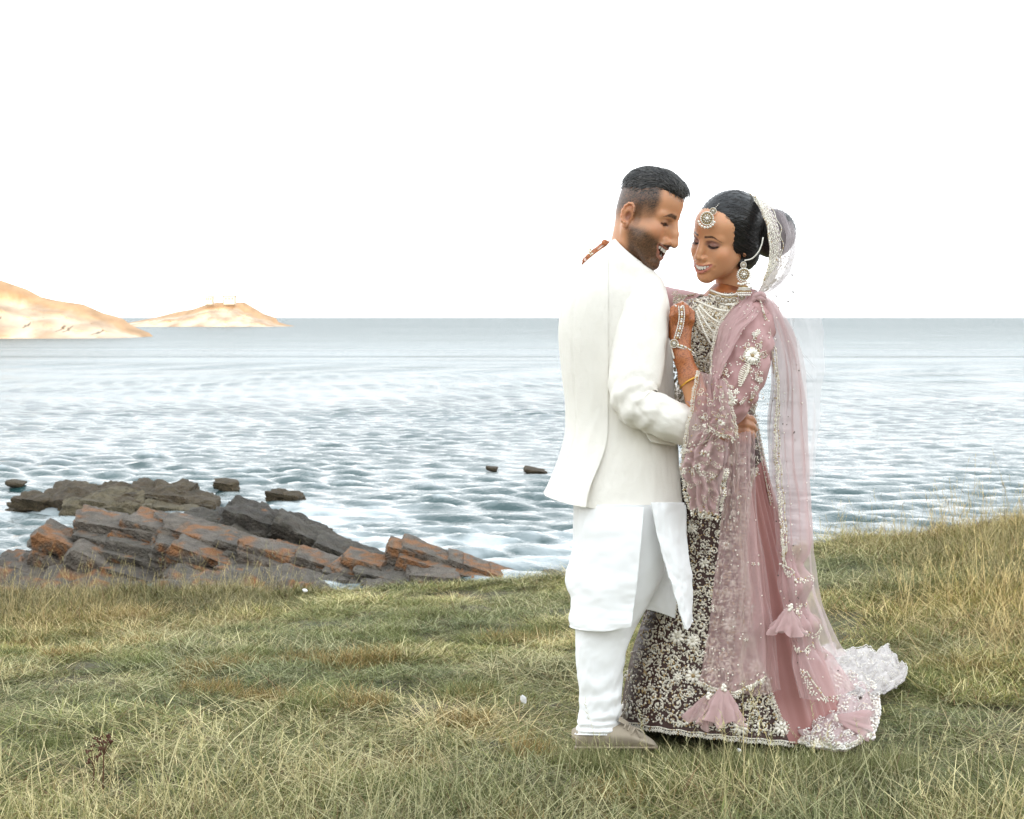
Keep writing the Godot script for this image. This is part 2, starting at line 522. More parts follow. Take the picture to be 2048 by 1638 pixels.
func make_rocks() -> void:
	rock_mat = mat(Color.WHITE, 0.85, 0.0, true)
	rock_mat.heightmap_enabled = true
	rock_mat.heightmap_texture = ntex(0.02, 61, 512, 0.0, 5)
	rock_mat.heightmap_scale = 11.0
	rock_mat.uv1_triplanar = true
	rock_mat.uv1_scale = Vector3(0.9, 0.9, 0.9)
	rng.seed = 5
	var grey := Color(0.112, 0.096, 0.076); var dark := Color(0.055, 0.046, 0.035); var warm := Color(0.135, 0.112, 0.088)
	# the dark ledge behind, running down to the right
	var a := thing("dark_rock_ledge", "dark grey rock ledge sloping into the sea behind the orange-patched slabs", "rock", P(560, 1100, 43.5))
	for s in [[455, 1060, 240, 95, 44.0, 2.6, 8, 0.1], [540, 1048, 230, 85, 44.2, 2.6, 16, 0.05], [640, 1082, 260, 74, 43.6, 2.2, 22, 0.05], [720, 1108, 230, 50, 43.0, 2.0, 20, 0.08], [400, 1085, 190, 70, 43.0, 2.2, 5, 0.2], [500, 1020, 140, 36, 44.8, 1.8, 18, 0.0], [590, 1046, 150, 26, 44.8, 1.6, 24, 0.0], [680, 1075, 160, 22, 44.4, 1.6, 24, 0.0], [758, 1112, 110, 26, 43.4, 1.4, 26, 0.05], [560, 1105, 260, 70, 42.4, 1.8, 16, 0.1], [655, 1128, 230, 50, 42.0, 1.8, 16, 0.12], [440, 1010, 56, 22, 45.2, 1.2, 10, 0.0]]:
		for layer in 2: slab(a, "rock_slab", s[0] + 14.0 + layer * 6.0, s[1] + 24.0 + (layer - 0.5) * s[3] * 0.40, s[2] * (0.92 - 0.06 * layer), s[3] * 0.50, s[4] - layer * 0.2, s[5] * 0.8, s[6] + 2.0, s[7] - 0.05, dark if s[4] > 44.1 else Color(0.070, 0.059, 0.044), 0.9)
	# the bedded slabs with orange lichen in front
	var b := thing("lichen_rock_outcrop", "layered rock outcrop with orange lichen below the grass edge", "rock", P(400, 1150, 40.5))
	for s in [
		[255, 1070, 200, 54, 41.6, 2.0, 10, 0.55], [330, 1068, 190, 46, 41.8, 2.0, 13, 0.6], [420, 1085, 220, 46, 41.6, 2.0, 14, 0.42], [240, 1098, 230, 50, 41.0, 1.8, 9, 0.3],
		[150, 1118, 170, 62, 40.4, 1.7, 22, 0.72], [215, 1150, 190, 54, 40.0, 1.6, 26, 0.42], [60, 1150, 150, 44, 40.2, 1.8, 16, 0.36], [110, 1172, 190, 52, 39.6, 1.6, 20, 0.4], [20, 1180, 120, 44, 39.6, 1.6, 6, 0.3],
		[330, 1108, 210, 40, 41.0, 1.6, 12, 0.36], [430, 1118, 250, 38, 40.8, 1.6, 13, 0.32], [300, 1136, 190, 42, 40.4, 1.5, 12, 0.3], [385, 1136, 120, 48, 40.3, 1.4, 16, 0.62], [470, 1140, 220, 44, 40.2, 1.5, 18, 0.55],
		[310, 1170, 240, 48, 39.8, 1.5, 14, 0.16], [420, 1176, 180, 44, 39.6, 1.4, 12, 0.3], [540, 1112, 200, 34, 41.2, 1.5, 14, 0.3], [580, 1122, 200, 44, 40.6, 1.4, 15, 0.56], [650, 1140, 160, 40, 40.4, 1.4, 17, 0.42], [725, 1132, 84, 40, 40.2, 1.2, 14, 0.74],
		[520, 1155, 180, 40, 39.8, 1.4, 8, 0.2], [620, 1166, 190, 34, 39.6, 1.3, 6, 0.22], [700, 1160, 150, 34, 39.8, 1.3, 8, 0.2], [780, 1160, 150, 30, 39.6, 1.3, 8, 0.2], [850, 1160, 110, 36, 39.4, 1.2, 5, 0.45], [470, 1190, 300, 40, 39.2, 1.3, 5, 0.15], [180, 1195, 260, 44, 39.2, 1.4, 6, 0.2], [660, 1192, 300, 36, 39.0, 1.2, 2, 0.16], [850, 1185, 260, 36, 39.0, 1.2, 2, 0.2]]:
		for layer in 2:
			var o: float = (layer - 0.5) * s[3] * 0.52
			slab(b, "rock_slab", s[0] + rng.randf_range(-14, 14) - o * 0.2, s[1] + o, s[2] * rng.randf_range(0.82, 1.08), s[3] * rng.randf_range(0.5, 0.62), s[4] - layer * 0.12, s[5] * rng.randf_range(0.85, 1.1), s[6] + rng.randf_range(0.0, 4.0), s[7] - rng.randf_range(-0.02, 0.16), grey if s[7] < 0.4 else warm, 0.7, rng.randf_range(-5, 5))
	for s in [[180, 1212, 420, 66, 38.0], [560, 1203, 480, 66, 37.8], [900, 1203, 340, 34, 38.2], [60, 1204, 260, 60, 38.2]]:
		slab(b, "rock_bed", s[0], s[1], s[2], s[3], s[4], 3.0, 4.0, 0.34, grey, 1.2)
	for s in [[284, 1047, 44, 26, 42.0], [270, 1060, 40, 28, 41.9], [385, 1098, 44, 24, 41.5], [212, 1052, 30, 16, 42.2], [345, 1045, 70, 20, 42.2], [240, 1034, 40, 12, 42.4], [290, 1032, 26, 10, 42.4], [200, 1110, 40, 30, 40.6], [95, 1135, 50, 30, 40.4], [560, 1100, 60, 18, 41.6], [690, 1165, 44, 20, 39.4], [455, 1165, 40, 26, 39.5], [250, 1120, 46, 24, 40.7]]:
		slab(b, "boulder", s[0], s[1], s[2], s[3], s[4], s[2] * 0.014, rng.randf_range(0, 25), rng.randf_range(0.25, 0.75), grey, 0.9, rng.randf_range(-40, 40))
	# the pale jointed slabs dipping to the right
	var e := thing("jointed_rock_slab", "long jointed slab with orange lichen dipping right to the water", "rock", P(900, 1130, 40.6))
	for s in [[800, 1108, 56, 42, 40.8, 16, 0.85], [858, 1112, 120, 34, 40.8, 17, 0.62], [920, 1128, 60, 30, 40.8, 19, 0.25], [865, 1136, 150, 30, 40.4, 16, 0.55], [960, 1140, 84, 26, 40.7, 20, 0.72], [1015, 1156, 90, 20, 40.6, 21, 0.6], [935, 1152, 60, 26, 40.3, 10, 0.5], [1050, 1166, 60, 12, 40.6, 18, 0.6], [985, 1162, 90, 22, 40.2, 12, 0.4]]:
		slab(e, "rock_slab", s[0], s[1], s[2], s[3], s[4], 1.2, s[5] + 1.0, s[6] - 0.02, warm, 0.4)
	var g := thing("low_grey_rock", "low grey rock at the water edge beside the white kurta", "rock", P(1105, 1160, 40.0))
	slab(g, "boulder", 1105, 1163, 60, 20, 40.0, 1.0, 0, 0.1, grey)
	slab(g, "boulder", 1080, 1168, 50, 16, 40.0, 0.9, 4, 0.1, grey)
	# the weed-brown island and the small rocks in the water
	var weed := Color(0.070, 0.050, 0.026); var pale := Color(0.120, 0.096, 0.056)
	var i1 := thing("rock_island", "long brown weed-covered rock island standing in the water", "rock", P(230, 1000, 54.0))
	for s in [[110, 992, 170, 40, 55.2, 3.0, -8, 0], [200, 985, 230, 48, 55.0, 3.2, 2, 0], [215, 1000, 160, 46, 53.6, 2.2, 0, 1], [250, 992, 150, 42, 54.0, 2.4, 3, 1], [320, 972, 130, 36, 55.4, 2.6, 4, 0], [365, 985, 150, 38, 55.0, 2.6, 10, 0], [350, 1000, 110, 32, 54.0, 2.0, 4, 1], [305, 1006, 80, 28, 53.8, 1.8, 0, 0], [400, 992, 70, 34, 54.8, 1.8, 8, 0], [150, 970, 80, 22, 55.8, 2.0, -4, 1], [285, 1000, 70, 36, 54.0, 1.8, 0, 0]]:
		slab(i1, "boulder", s[0], s[1] + 15.0, s[2] * 0.92, s[3] * 0.70, s[4], s[5], s[6], -0.3, pale if s[7] else weed, 1.25)
	for s in [["small brown rock in the water left of the rock island", 66, 1005, 70, 20, 54.0], ["tiny dark rock awash above the left end of the rock island", 33, 968, 26, 7, 61.0], ["small dark wedge of rock just right of the rock island", 447, 971, 40, 12, 60.0], ["jagged brown rock in the water right of the rock island", 568, 993, 64, 18, 57.2], ["small dark rock awash, the left of two near the white jacket", 980, 938, 22, 6, 68.0], ["small dark rock awash touching the edge of the white jacket hem", 1072, 943, 34, 6, 67.0]]:
		var t := thing("sea_rock", s[0], "rock", P(s[1], s[2], s[5]))
		slab(t, "boulder", s[1], s[2], s[3], s[4] * 1.4, s[5], s[3] * 0.018, 8, -0.2, weed, 1.0)
		slab(t, "boulder", s[1] + s[3] * 0.3, s[2] + s[4] * 0.3, s[3] * 0.5, s[4], s[5], s[3] * 0.012, 14, -0.2, weed, 1.0)

# ---- small things on the grass ------------------------------------------------------------------------------
func make_small_things() -> void:
	rng.seed = 321
	var stem := mat(lin(0.10, 0.045, 0.022), 0.9); var head := mat(lin(0.085, 0.030, 0.016), 0.9)
	for q in [["dead brown flower head standing in the long grass near the lower left corner", 205.0, 1596.0, 3.95, 0.135, 9], ["smaller dead brown flower head beside the taller one in the long grass", 186.0, 1580.0, 4.0, 0.075, 6]]:
		var base := P(q[1], q[2], q[3])
		var t := thing("dried_flower", q[0], "dried flower", base)
		var h: float = q[4]
		var tb := tube([Vector3(0, -0.05, 0), Vector3(0.002, h * 0.5, 0), Vector3(0.004, h, 0)], [0.0028, 0.0018], 6, 10)
		put("stem", build(tb[0], tb[1]), stem, t)
		for i in q[5]:
			var a: float = TAU * i / q[5]
			var tip := Vector3(0.004 + cos(a) * 0.026 * rng.randf_range(0.4, 1.2), h + rng.randf_range(0.012, 0.034), sin(a) * 0.024)
			tb = tube([Vector3(0.004, h - rng.randf_range(0.0, 0.02), 0), tip], [0.0014, 0.0009], 5)
			put("branch", build(tb[0], tb[1]), stem, t)
			var b := Bag.new()
			for k in 5: b.add(blob(tip + Vector3(rng.randfn(0, 0.0035), rng.randfn(0, 0.003), rng.randfn(0, 0.0035)), Vector3.ONE * rng.randf_range(0.002, 0.004), Basis.IDENTITY, 6, 4))
			put("seed_cluster", build(b.v, b.ix), head, t)
	var white := mat(lin(0.82, 0.82, 0.82), 0.8)
	for q in [["white feather caught on stems just left of the white trousers", 1047.0, 1404.0, 0.030, 0.9], ["white scrap lying at the far edge of the turf below the rocks", 610.0, 1184.0, 0.030, 0.1], ["small white petal on the grass below the hem of the dress", 1478.0, 1503.0, 0.014, -0.4]]:
		var d: float = (EYE - 0.03) * FOCAL / (q[2] - 635.0) if q[2] > 1300 else 8.2
		var at := P(q[1], q[2], d)
		var t := thing("feather" if q[4] > 0.5 else "white_scrap", q[0], "feather" if q[4] > 0.5 else "litter", at)
		var rows := []
		for j in 5:
			var s := j / 4.0
			var w: float = q[3] * 0.32 * sin(0.25 + s * 2.6)
			rows.append([Vector3(-w, q[3] * (s - 0.5), 0.004 * sin(s * 3.0)), Vector3(0, q[3] * (s - 0.5), 0.006), Vector3(w, q[3] * (s - 0.5), -0.002)])
		var p := loft(rows, 9, 12)
		for i in p.size(): p[i] = Basis(Vector3.BACK, 0.5 if q[4] > 0.5 else 1.3) * p[i] + Vector3(0, q[3] * 0.3, 0)
		thick("vane", p, 9, 12, 0.0008, white, t, Transform3D.IDENTITY)
		if q[4] > 0.5:
			var tb := tube([Vector3(-0.003, -0.02, 0), Vector3(0.004, 0.0, 0.002), Vector3(0.012, 0.02, 0.004)], [0.0008, 0.0004], 5, 6)
			put("quill", build(tb[0], tb[1]), white, t)
	# tall stalks with dark seed heads against the sea on the right
	var sm := mat(lin(0.30, 0.22, 0.12), 0.85); var dk := mat(lin(0.10, 0.065, 0.035), 0.9)
	var nth := 0
	var order := ["first", "second", "third", "fourth", "fifth", "sixth", "seventh", "eighth", "ninth", "tenth", "eleventh", "twelfth", "thirteenth", "fourteenth", "fifteenth"]
	for q in [[1700, 1078, 1062], [1745, 1076, 1040], [1772, 1068, 992], [1800, 1075, 1010], [1838, 1072, 1000], [1858, 1070, 1024], [1876, 1074, 1045], [1882, 1070, 1005], [1908, 1072, 1010], [1922, 1066, 1030], [1940, 1066, 985], [1962, 1060, 1018], [1972, 1056, 996], [2012, 1040, 975], [2035, 1030, 990], [1560, 1090, 1080]]:
		var d := 8.1
		var base := P(q[0], q[1] + 10.0, d)
		var top := P(q[0] + rng.randf_range(-14, 18), q[2], d)
		var t := thing("grass_stalk", ("%s from left of the tall thin stalks against the sea at right" % order[nth]) if nth < 15 else "tall thin grass stalk with a dark seed head beside the right edge of the veil", "grass stalk", base, "tall grass stalks on the right bank")
		nth += 1
		var mid := (top - base) * 0.55 + Vector3(rng.randfn(0, 0.01), 0, 0)
		var tb := tube([Vector3(0, -0.12, 0), mid, top - base], [0.0010, 0.0005], 5, 12)
		put("stem", build(tb[0], tb[1]), sm, t)
		var b := Bag.new()
		var dirv := ((top - base) - mid).normalized()
		dirv = (dirv + Vector3(rng.randf_range(-0.9, 0.9), 0, 0)).normalized()
		for k in 7: b.add(blob((top - base) + dirv * k * 0.004 + Vector3(rng.randfn(0, 0.0012), rng.randfn(0, 0.0012), 0), Vector3(0.0026, 0.0016, 0.0016) * rng.randf_range(0.6, 1.2), Basis(Vector3.BACK, atan2(dirv.y, dirv.x)), 6, 4))
		put("seed_head", build(b.v, b.ix), dk, t)

# ---- grass --------------------------------------------------------------------------------------------------
func blade(bag: Bag, at: Vector3, lean: Vector2, h: float, w: float, curl: float, c0: Color, c1: Color, segs := 3) -> void:
	var n := bag.v.size()
	var a := rng.randf() * TAU
	var side := Vector3(cos(a), 0, sin(a)) * w
	for s in segs + 1:
		var t := float(s) / segs
		var b := t * t * curl
		var p := at + Vector3(lean.x * (t + b), h * (t - 0.45 * b), lean.y * (t + b))
		var c := c0.lerp(c1, t)
		if s == segs:
			bag.v.append(p)
			bag.col.append(c)
		else:
			var ww := (1.0 - t * 0.6)
			bag.v.append(p - side * ww)
			bag.v.append(p + side * ww)
			bag.col.append(c)
			bag.col.append(c)
	for s in segs:
		var k := n + s * 2
		if s < segs - 1: bag.ix.append_array([k, k + 1, k + 2, k + 1, k + 3, k + 2])
		else: bag.ix.append_array([k, k + 1, k + 2])

const GREEN := Color(0.092, 0.114, 0.033)
const OLIVE := Color(0.195, 0.187, 0.068)
const STRAW := Color(0.52, 0.45, 0.265)
const BROWN := Color(0.17, 0.105, 0.05)

func patch_mesh(kind: int, sd: int) -> ArrayMesh:      # about a third of a metre of grass
	rng.seed = sd * 131 + kind
	var bag := Bag.new()
	var count: int = [1050, 520, 150, 18][kind]
	var clump := noise(9.0, sd * 17 + kind, 2)
	for i in count:
		var p := Vector3(rng.randf_range(-0.17, 0.17) + rng.randfn(0, 0.02), -0.012, rng.randf_range(-0.17, 0.17) + rng.randfn(0, 0.02))
		var cl := clump.get_noise_2d(p.x, p.z)
		var c := GREEN.lerp(OLIVE, clampf(rng.randf() + cl, 0, 1)) * (0.55 + 0.8 * rng.randf())
		var r := rng.randf() - 0.35 * cl
		if kind == 0:      # short mixed turf, combed and lying over
			if r < 0.17: c = STRAW.lerp(OLIVE, rng.randf() * 0.7)
			elif r < 0.27: c = BROWN
			var h := rng.randf_range(0.012, 0.042) * (1.0 + 0.6 * cl)
			blade(bag, p, Vector2(rng.randfn(0, 0.034), rng.randfn(0, 0.034)), h, rng.randf_range(0.0010, 0.0019), rng.randf_range(0.1, 0.9), c * 0.85, c * 1.15, 2)
		elif kind == 1:    # longer grass
			if r < 0.22: c = STRAW.lerp(OLIVE, rng.randf() * 0.6)
			elif r < 0.30: c = BROWN
			blade(bag, p, Vector2(rng.randfn(0.008, 0.045), rng.randfn(0, 0.045)), rng.randf_range(0.03, 0.10) * (1.0 + 0.7 * cl), rng.randf_range(0.0011, 0.0021), rng.randf_range(0.2, 1.0), c * 0.85, c * 1.2, 3)
		elif kind == 2:    # dead straw lying tangled
			c = STRAW.lerp(BROWN, pow(rng.randf(), 2.5))
			p.y += rng.randf_range(0.0, 0.03)
			blade(bag, p, Vector2(rng.randfn(0.0, 0.08), rng.randfn(0, 0.08)), rng.randf_range(0.01, 0.10), rng.randf_range(0.0010, 0.0018), rng.randf_range(0.0, 1.0), c * 0.85, c * 1.1, 3)
		else:              # upright dry stems with seed heads
			c = STRAW.lerp(BROWN, rng.randf() * 0.4)
			var lean := Vector2(rng.randfn(0.02, 0.07), rng.randfn(0, 0.05))
			var h := rng.randf_range(0.10, 0.26)
			blade(bag, p, lean, h, 0.0012, 0.15, c, c * 1.1, 4)
			var tip := p + Vector3(lean.x * 1.15, h * 0.93, lean.y * 1.15)
			var dirv := Vector3(lean.x, h, lean.y).normalized()
			for k in 8:
				blade(bag, tip - dirv * (k * 0.0055), Vector2(rng.randfn(0, 0.005), rng.randfn(0, 0.005)), 0.010, 0.0012, 0.2, STRAW * 0.95, STRAW * 1.15, 1)
	return build(bag.v, bag.ix, bag.col)

func trodden(x: float, d: float) -> float:     # 1 where the hem and the train press the grass down
	var t := 0.0
	for r in [[0.62, 4.60, 0.42, 0.30], [0.95, 4.68, 0.36, 0.36], [1.15, 5.0, 0.3, 0.28], [0.32, 4.48, 0.14, 0.12]]:
		t = maxf(t, 1.0 - smoothstep(0.75, 1.1, Vector2((x - r[0]) / r[2], (d - r[1]) / r[3]).length()))
	return t

func make_grass() -> void:
	var gm := mat(Color.WHITE, 0.75, 0.0, true)
	var big := noise(0.5, 71, 3); var fine := noise(2.3, 72, 3)
	var kinds := [[], [], [], []]
	for k in 4:
		for s in 6: kinds[k].append([patch_mesh(k, s + 1), [], []])
	rng.seed = 99
	var d := 3.2
	while d < 11.6:
		var step := 0.155 * (1.0 if d < 6.0 else 1.15)
		var half := 0.40 * d + 0.25
		var x := -half
		while x < half:
			var px := x + rng.randfn(0, 0.05); var pd := d + rng.randfn(0, 0.05)
			x += step
			var p := big.get_noise_2d(px, pd); var f := fine.get_noise_2d(px, pd)
			var rough := 0.85 * smoothstep(4.25, 3.5, pd + 0.3 * p) + 0.95 * smoothstep(1.3, 2.4, px - (pd - 6.0) * 0.05 + 0.5 * p) * smoothstep(4.7, 5.8, pd) + 0.9 * smoothstep(-1.0, -1.8, px + 0.5 * p) * smoothstep(6.9, 7.8, pd)
			rough = clampf(rough, 0, 1)
			var tr := trodden(px, pd)
			var picks := [0]
			if rng.randf() < 0.07 + 0.60 * rough + 0.35 * maxf(-f, 0.0): picks.append(1)
			if rng.randf() < 0.09 + 0.24 * rough + 0.45 * maxf(f, 0.0): picks.append(2)
			if rng.randf() < 0.02 + 0.26 * rough: picks.append(3)
			for k in picks:
				if tr > 0.25 and k > 0: continue
				var sc := rng.randf_range(0.9, 1.2)
				var ysc := sc * rng.randf_range(0.8, 1.2) * (0.75 + 0.55 * rough) * (1.0 - 0.5 * tr)
				if k == 3 and rough < 0.3: ysc *= 0.7
				if rough > 0.6 and pd > 5.0 and px > 2.2: ysc *= 1.2
				var b := Basis(Vector3.UP, rng.randf() * TAU).scaled(Vector3(sc, ysc, sc))
				var g := 0.1
				var sl := Vector3((ground_y(px + g, pd) - ground_y(px - g, pd)) / (2 * g), 0, -(ground_y(px, pd + g) - ground_y(px, pd - g)) / (2 * g))
				b = Basis(Vector3(1, sl.x, 0), Vector3.UP, Vector3(0, sl.z, 1)) * b
				var tint := Color(0.85, 0.95, 0.85).lerp(Color(1.20, 1.14, 0.98), clampf(0.45 + p + 0.6 * f, 0, 1)) * rng.randf_range(0.8, 1.2) * (0.82 + 0.34 * smoothstep(-0.35, 0.35, p + 0.7 * f)) * lerpf(1.0, 1.22, smoothstep(4.2, 5.4, pd) * (1.0 - 0.6 * rough))
				if px > 1.2 and pd > 5.0: tint = tint.lerp(tint * Color(0.92, 0.80, 0.70), rough * 0.8)
				if px < 0.0 and pd > 6.5: tint = tint.lerp(tint * Color(0.74, 0.66, 0.60), rough)
				var slot: Array = kinds[k][rng.randi() % 6]
				slot[1].append(Transform3D(b, Vector3(px, ground_y(px, pd), -pd)))
				slot[2].append(tint)
		d += step
	# dense tussocks of darker green scattered through the turf
	for i in 90:
		var pd := 3.5 * pow(2.3, rng.randf())
		var px := rng.randf_range(-0.38, 0.38) * pd
		if trodden(px, pd) > 0.0: continue
		for n in rng.randi_range(2, 4):
			var qx := px + rng.randfn(0, 0.05); var qd := pd + rng.randfn(0, 0.03)
			var sc := rng.randf_range(0.35, 0.6)
			var slot: Array = kinds[1][rng.randi() % 6]
			slot[1].append(Transform3D(Basis(Vector3.UP, rng.randf() * TAU).scaled(Vector3(sc, rng.randf_range(0.5, 0.95), sc)), Vector3(qx, ground_y(qx, qd), -qd)))
			slot[2].append(Color(0.72, 0.85, 0.6) if i % 3 else Color(1.1, 0.85, 0.6))
	# blades that stand up in front of the shoe and the hem
	for i in 34:
		var qx := 0.16 + 1.0 * i / 33.0
		var qd := 4.15 + rng.randf_range(-0.05, 0.05)
		var sc := rng.randf_range(0.30, 0.45)
		var slot: Array = kinds[1 if i % 3 else 2][rng.randi() % 6]
		slot[1].append(Transform3D(Basis(Vector3.UP, rng.randf() * TAU).scaled(Vector3(sc, rng.randf_range(0.8, 1.35), sc)), Vector3(qx, ground_y(qx, qd), -qd)))
		slot[2].append(Color(0.85, 0.95, 0.8))
	var names := ["turf_grass", "clump_grass", "straw_grass", "seed_grass"]
	var labels := ["short mixed green and straw turf covering the clifftop", "longer green grass clumps along the foreground and right bank", "tangled dead straw lying through the turf", "dry upright grass stems with seed heads"]
	for k in 4:
		for s in 6:
			var slot: Array = kinds[k][s]
			if slot[1].is_empty(): continue
			var o := multi(names[k], slot[0], gm, slot[1], slot[2], self)
			tag(o, labels[k], "grass", "", "stuff")

# ---- bodies: a smooth union of tapered bones and ellipsoids, meshed as surface nets ------------------------
class Prim:
	var kind := 0          # 0 tapered capsule, 1 ellipsoid
	var a: Vector3
	var b: Vector3
	var ra := 0.0
	var rb := 0.0
	var inv := Basis.IDENTITY
	var k := 0.01
	var cut := false
	var ba: Vector3
	var il := 0.0
	var dr := 0.0
	var ib: Vector3
	var ibb: Vector3
	func ready() -> void:
		ba = b - a
		il = 1.0 / maxf(ba.length_squared(), 1e-9)
		dr = rb - ra
		if kind == 1:
			ib = Vector3.ONE / b
			ibb = ib * ib
	func d(p: Vector3) -> float:
		if kind == 0:
			var ba := b - a
			var h := clampf((p - a).dot(ba) / maxf(ba.length_squared(), 1e-9), 0.0, 1.0)
			return (p - a - ba * h).length() - lerpf(ra, rb, h)
		var q := inv * (p - a)
		var k0 := (q / b).length()
		var k1 := (q / (b * b)).length()
		return k0 * (k0 - 1.0) / maxf(k1, 1e-6)

func bone(a: Vector3, b: Vector3, ra: float, rb: float, k := 0.012, cut := false) -> Prim:
	var p := Prim.new()
	p.a = a; p.b = b; p.ra = ra; p.rb = rb; p.k = k; p.cut = cut
	return p

func egg(c: Vector3, r: Vector3, k := 0.012, rot := Vector3.ZERO, cut := false) -> Prim:
	var p := Prim.new()
	p.kind = 1
	p.a = c; p.b = r; p.k = k; p.cut = cut
	p.inv = Basis.from_euler(rot).inverse()
	return p

func field(list: Array, p: Vector3) -> float:
	var m := 1e3
	for q: Prim in list:
		var d: float
		if q.kind == 0:
			var pa := p - q.a
			var h := clampf(pa.dot(q.ba) * q.il, 0.0, 1.0)
			d = (pa - q.ba * h).length() - q.ra - q.dr * h
		else:
			var w := q.inv * (p - q.a)
			var k0 := (w * q.ib).length()
			d = k0 * (k0 - 1.0) / maxf((w * q.ibb).length(), 1e-6)
		var k := q.k
		if q.cut:
			var e := k - absf(m + d)
			m = maxf(m, -d)
			if e > 0.0: m += e * e * 0.25 / k
		else:
			var e := k - absf(m - d)
			m = minf(m, d)
			if e > 0.0: m -= e * e * 0.25 / k
	return m

func nets(prims: Array, lo: Vector3, hi: Vector3, cell: float) -> Array:     # [vertices, indices]
	var B := 5
	for q: Prim in prims: q.ready()
	var n := Vector3i(((hi - lo) / cell / B).ceil()) * B + Vector3i.ONE
	var vals := PackedFloat32Array()
	vals.resize(n.x * n.y * n.z)
	vals.fill(1.0)
	var sy := n.x; var sz := n.x * n.y
	var half := cell * B * 0.87 + cell
	var cells := {}
	for bz in (n.z - 1) / B:
		for by in (n.y - 1) / B:
			for bx in (n.x - 1) / B:
				var c := lo + (Vector3(bx, by, bz) + Vector3(0.5, 0.5, 0.5)) * (B * cell)
				var near := []
				var m := 1e3
				var ds := []
				for q: Prim in prims:
					var d := q.d(c)
					ds.append(d)
					if not q.cut: m = minf(m, d)
				var all := field(prims, c)
				if absf(all) > half * 1.25 + 0.002:
					if all < 0.0:
						for z in B + 1:
							for y in B + 1:
								var o := bx * B + (by * B + y) * sy + (bz * B + z) * sz
								for x in B + 1:
									if vals[o + x] == 1.0: vals[o + x] = -1.0
					continue
				for i in prims.size():
					var q: Prim = prims[i]
					if q.cut:
						if ds[i] < half * 1.2 + q.k: near.append(q)
					elif ds[i] < m + 2.1 * half + q.k: near.append(q)
				for z in B + 1:
					for y in B + 1:
						var o := bx * B + (by * B + y) * sy + (bz * B + z) * sz
						for x in B + 1:
							vals[o + x] = field(near, lo + Vector3(bx * B + x, by * B + y, bz * B + z) * cell)
				cells[Vector3i(bx, by, bz)] = true
	var v := PackedVector3Array(); var ix := PackedInt32Array()
	var id := PackedInt32Array()
	id.resize(vals.size())
	id.fill(-1)
	var off := [0, 1, sy, sy + 1, sz, sz + 1, sz + sy, sz + sy + 1]
	var pos := [Vector3(0, 0, 0), Vector3(1, 0, 0), Vector3(0, 1, 0), Vector3(1, 1, 0), Vector3(0, 0, 1), Vector3(1, 0, 1), Vector3(0, 1, 1), Vector3(1, 1, 1)]
	var edges := [[0, 1], [2, 3], [4, 5], [6, 7], [0, 2], [1, 3], [4, 6], [5, 7], [0, 4], [1, 5], [2, 6], [3, 7]]
	for b: Vector3i in cells:
		for z in B:
			for y in B:
				var o := b.x * B + (b.y * B + y) * sy + (b.z * B + z) * sz
				for x in B:
					var i := o + x
					var mask := 0
					for c in 8:
						if vals[i + off[c]] < 0.0: mask |= 1 << c
					if mask == 0 or mask == 255: continue
					var s := Vector3.ZERO
					var cnt := 0
					for e in edges:
						var va := vals[i + off[e[0]]]; var vb := vals[i + off[e[1]]]
						if (va < 0.0) == (vb < 0.0): continue
						s += (pos[e[0]] as Vector3).lerp(pos[e[1]], va / (va - vb))
						cnt += 1
					id[i] = v.size()
					v.append(lo + (Vector3(b.x * B + x, b.y * B + y, b.z * B + z) + s / cnt) * cell)
	for b: Vector3i in cells:
		for z in B:
			for y in B:
				var o := b.x * B + (b.y * B + y) * sy + (b.z * B + z) * sz
				for x in B:
					var i := o + x
					var a := vals[i] < 0.0
					for ax in 3:
						var st: int = [1, sy, sz][ax]; var s1: int = [sy, sz, 1][ax]; var s2: int = [sz, 1, sy][ax]
						var c := vals[i + st] < 0.0
						if a == c or i - s1 - s2 < 0: continue
						var q0 := id[i]; var q1 := id[i - s1]; var q2 := id[i - s1 - s2]; var q3 := id[i - s2]
						if q0 < 0 or q1 < 0 or q2 < 0 or q3 < 0: continue
						if a: ix.append_array([q0, q2, q1, q0, q3, q2])
						else: ix.append_array([q0, q1, q2, q0, q2, q3])
	return [v, ix]

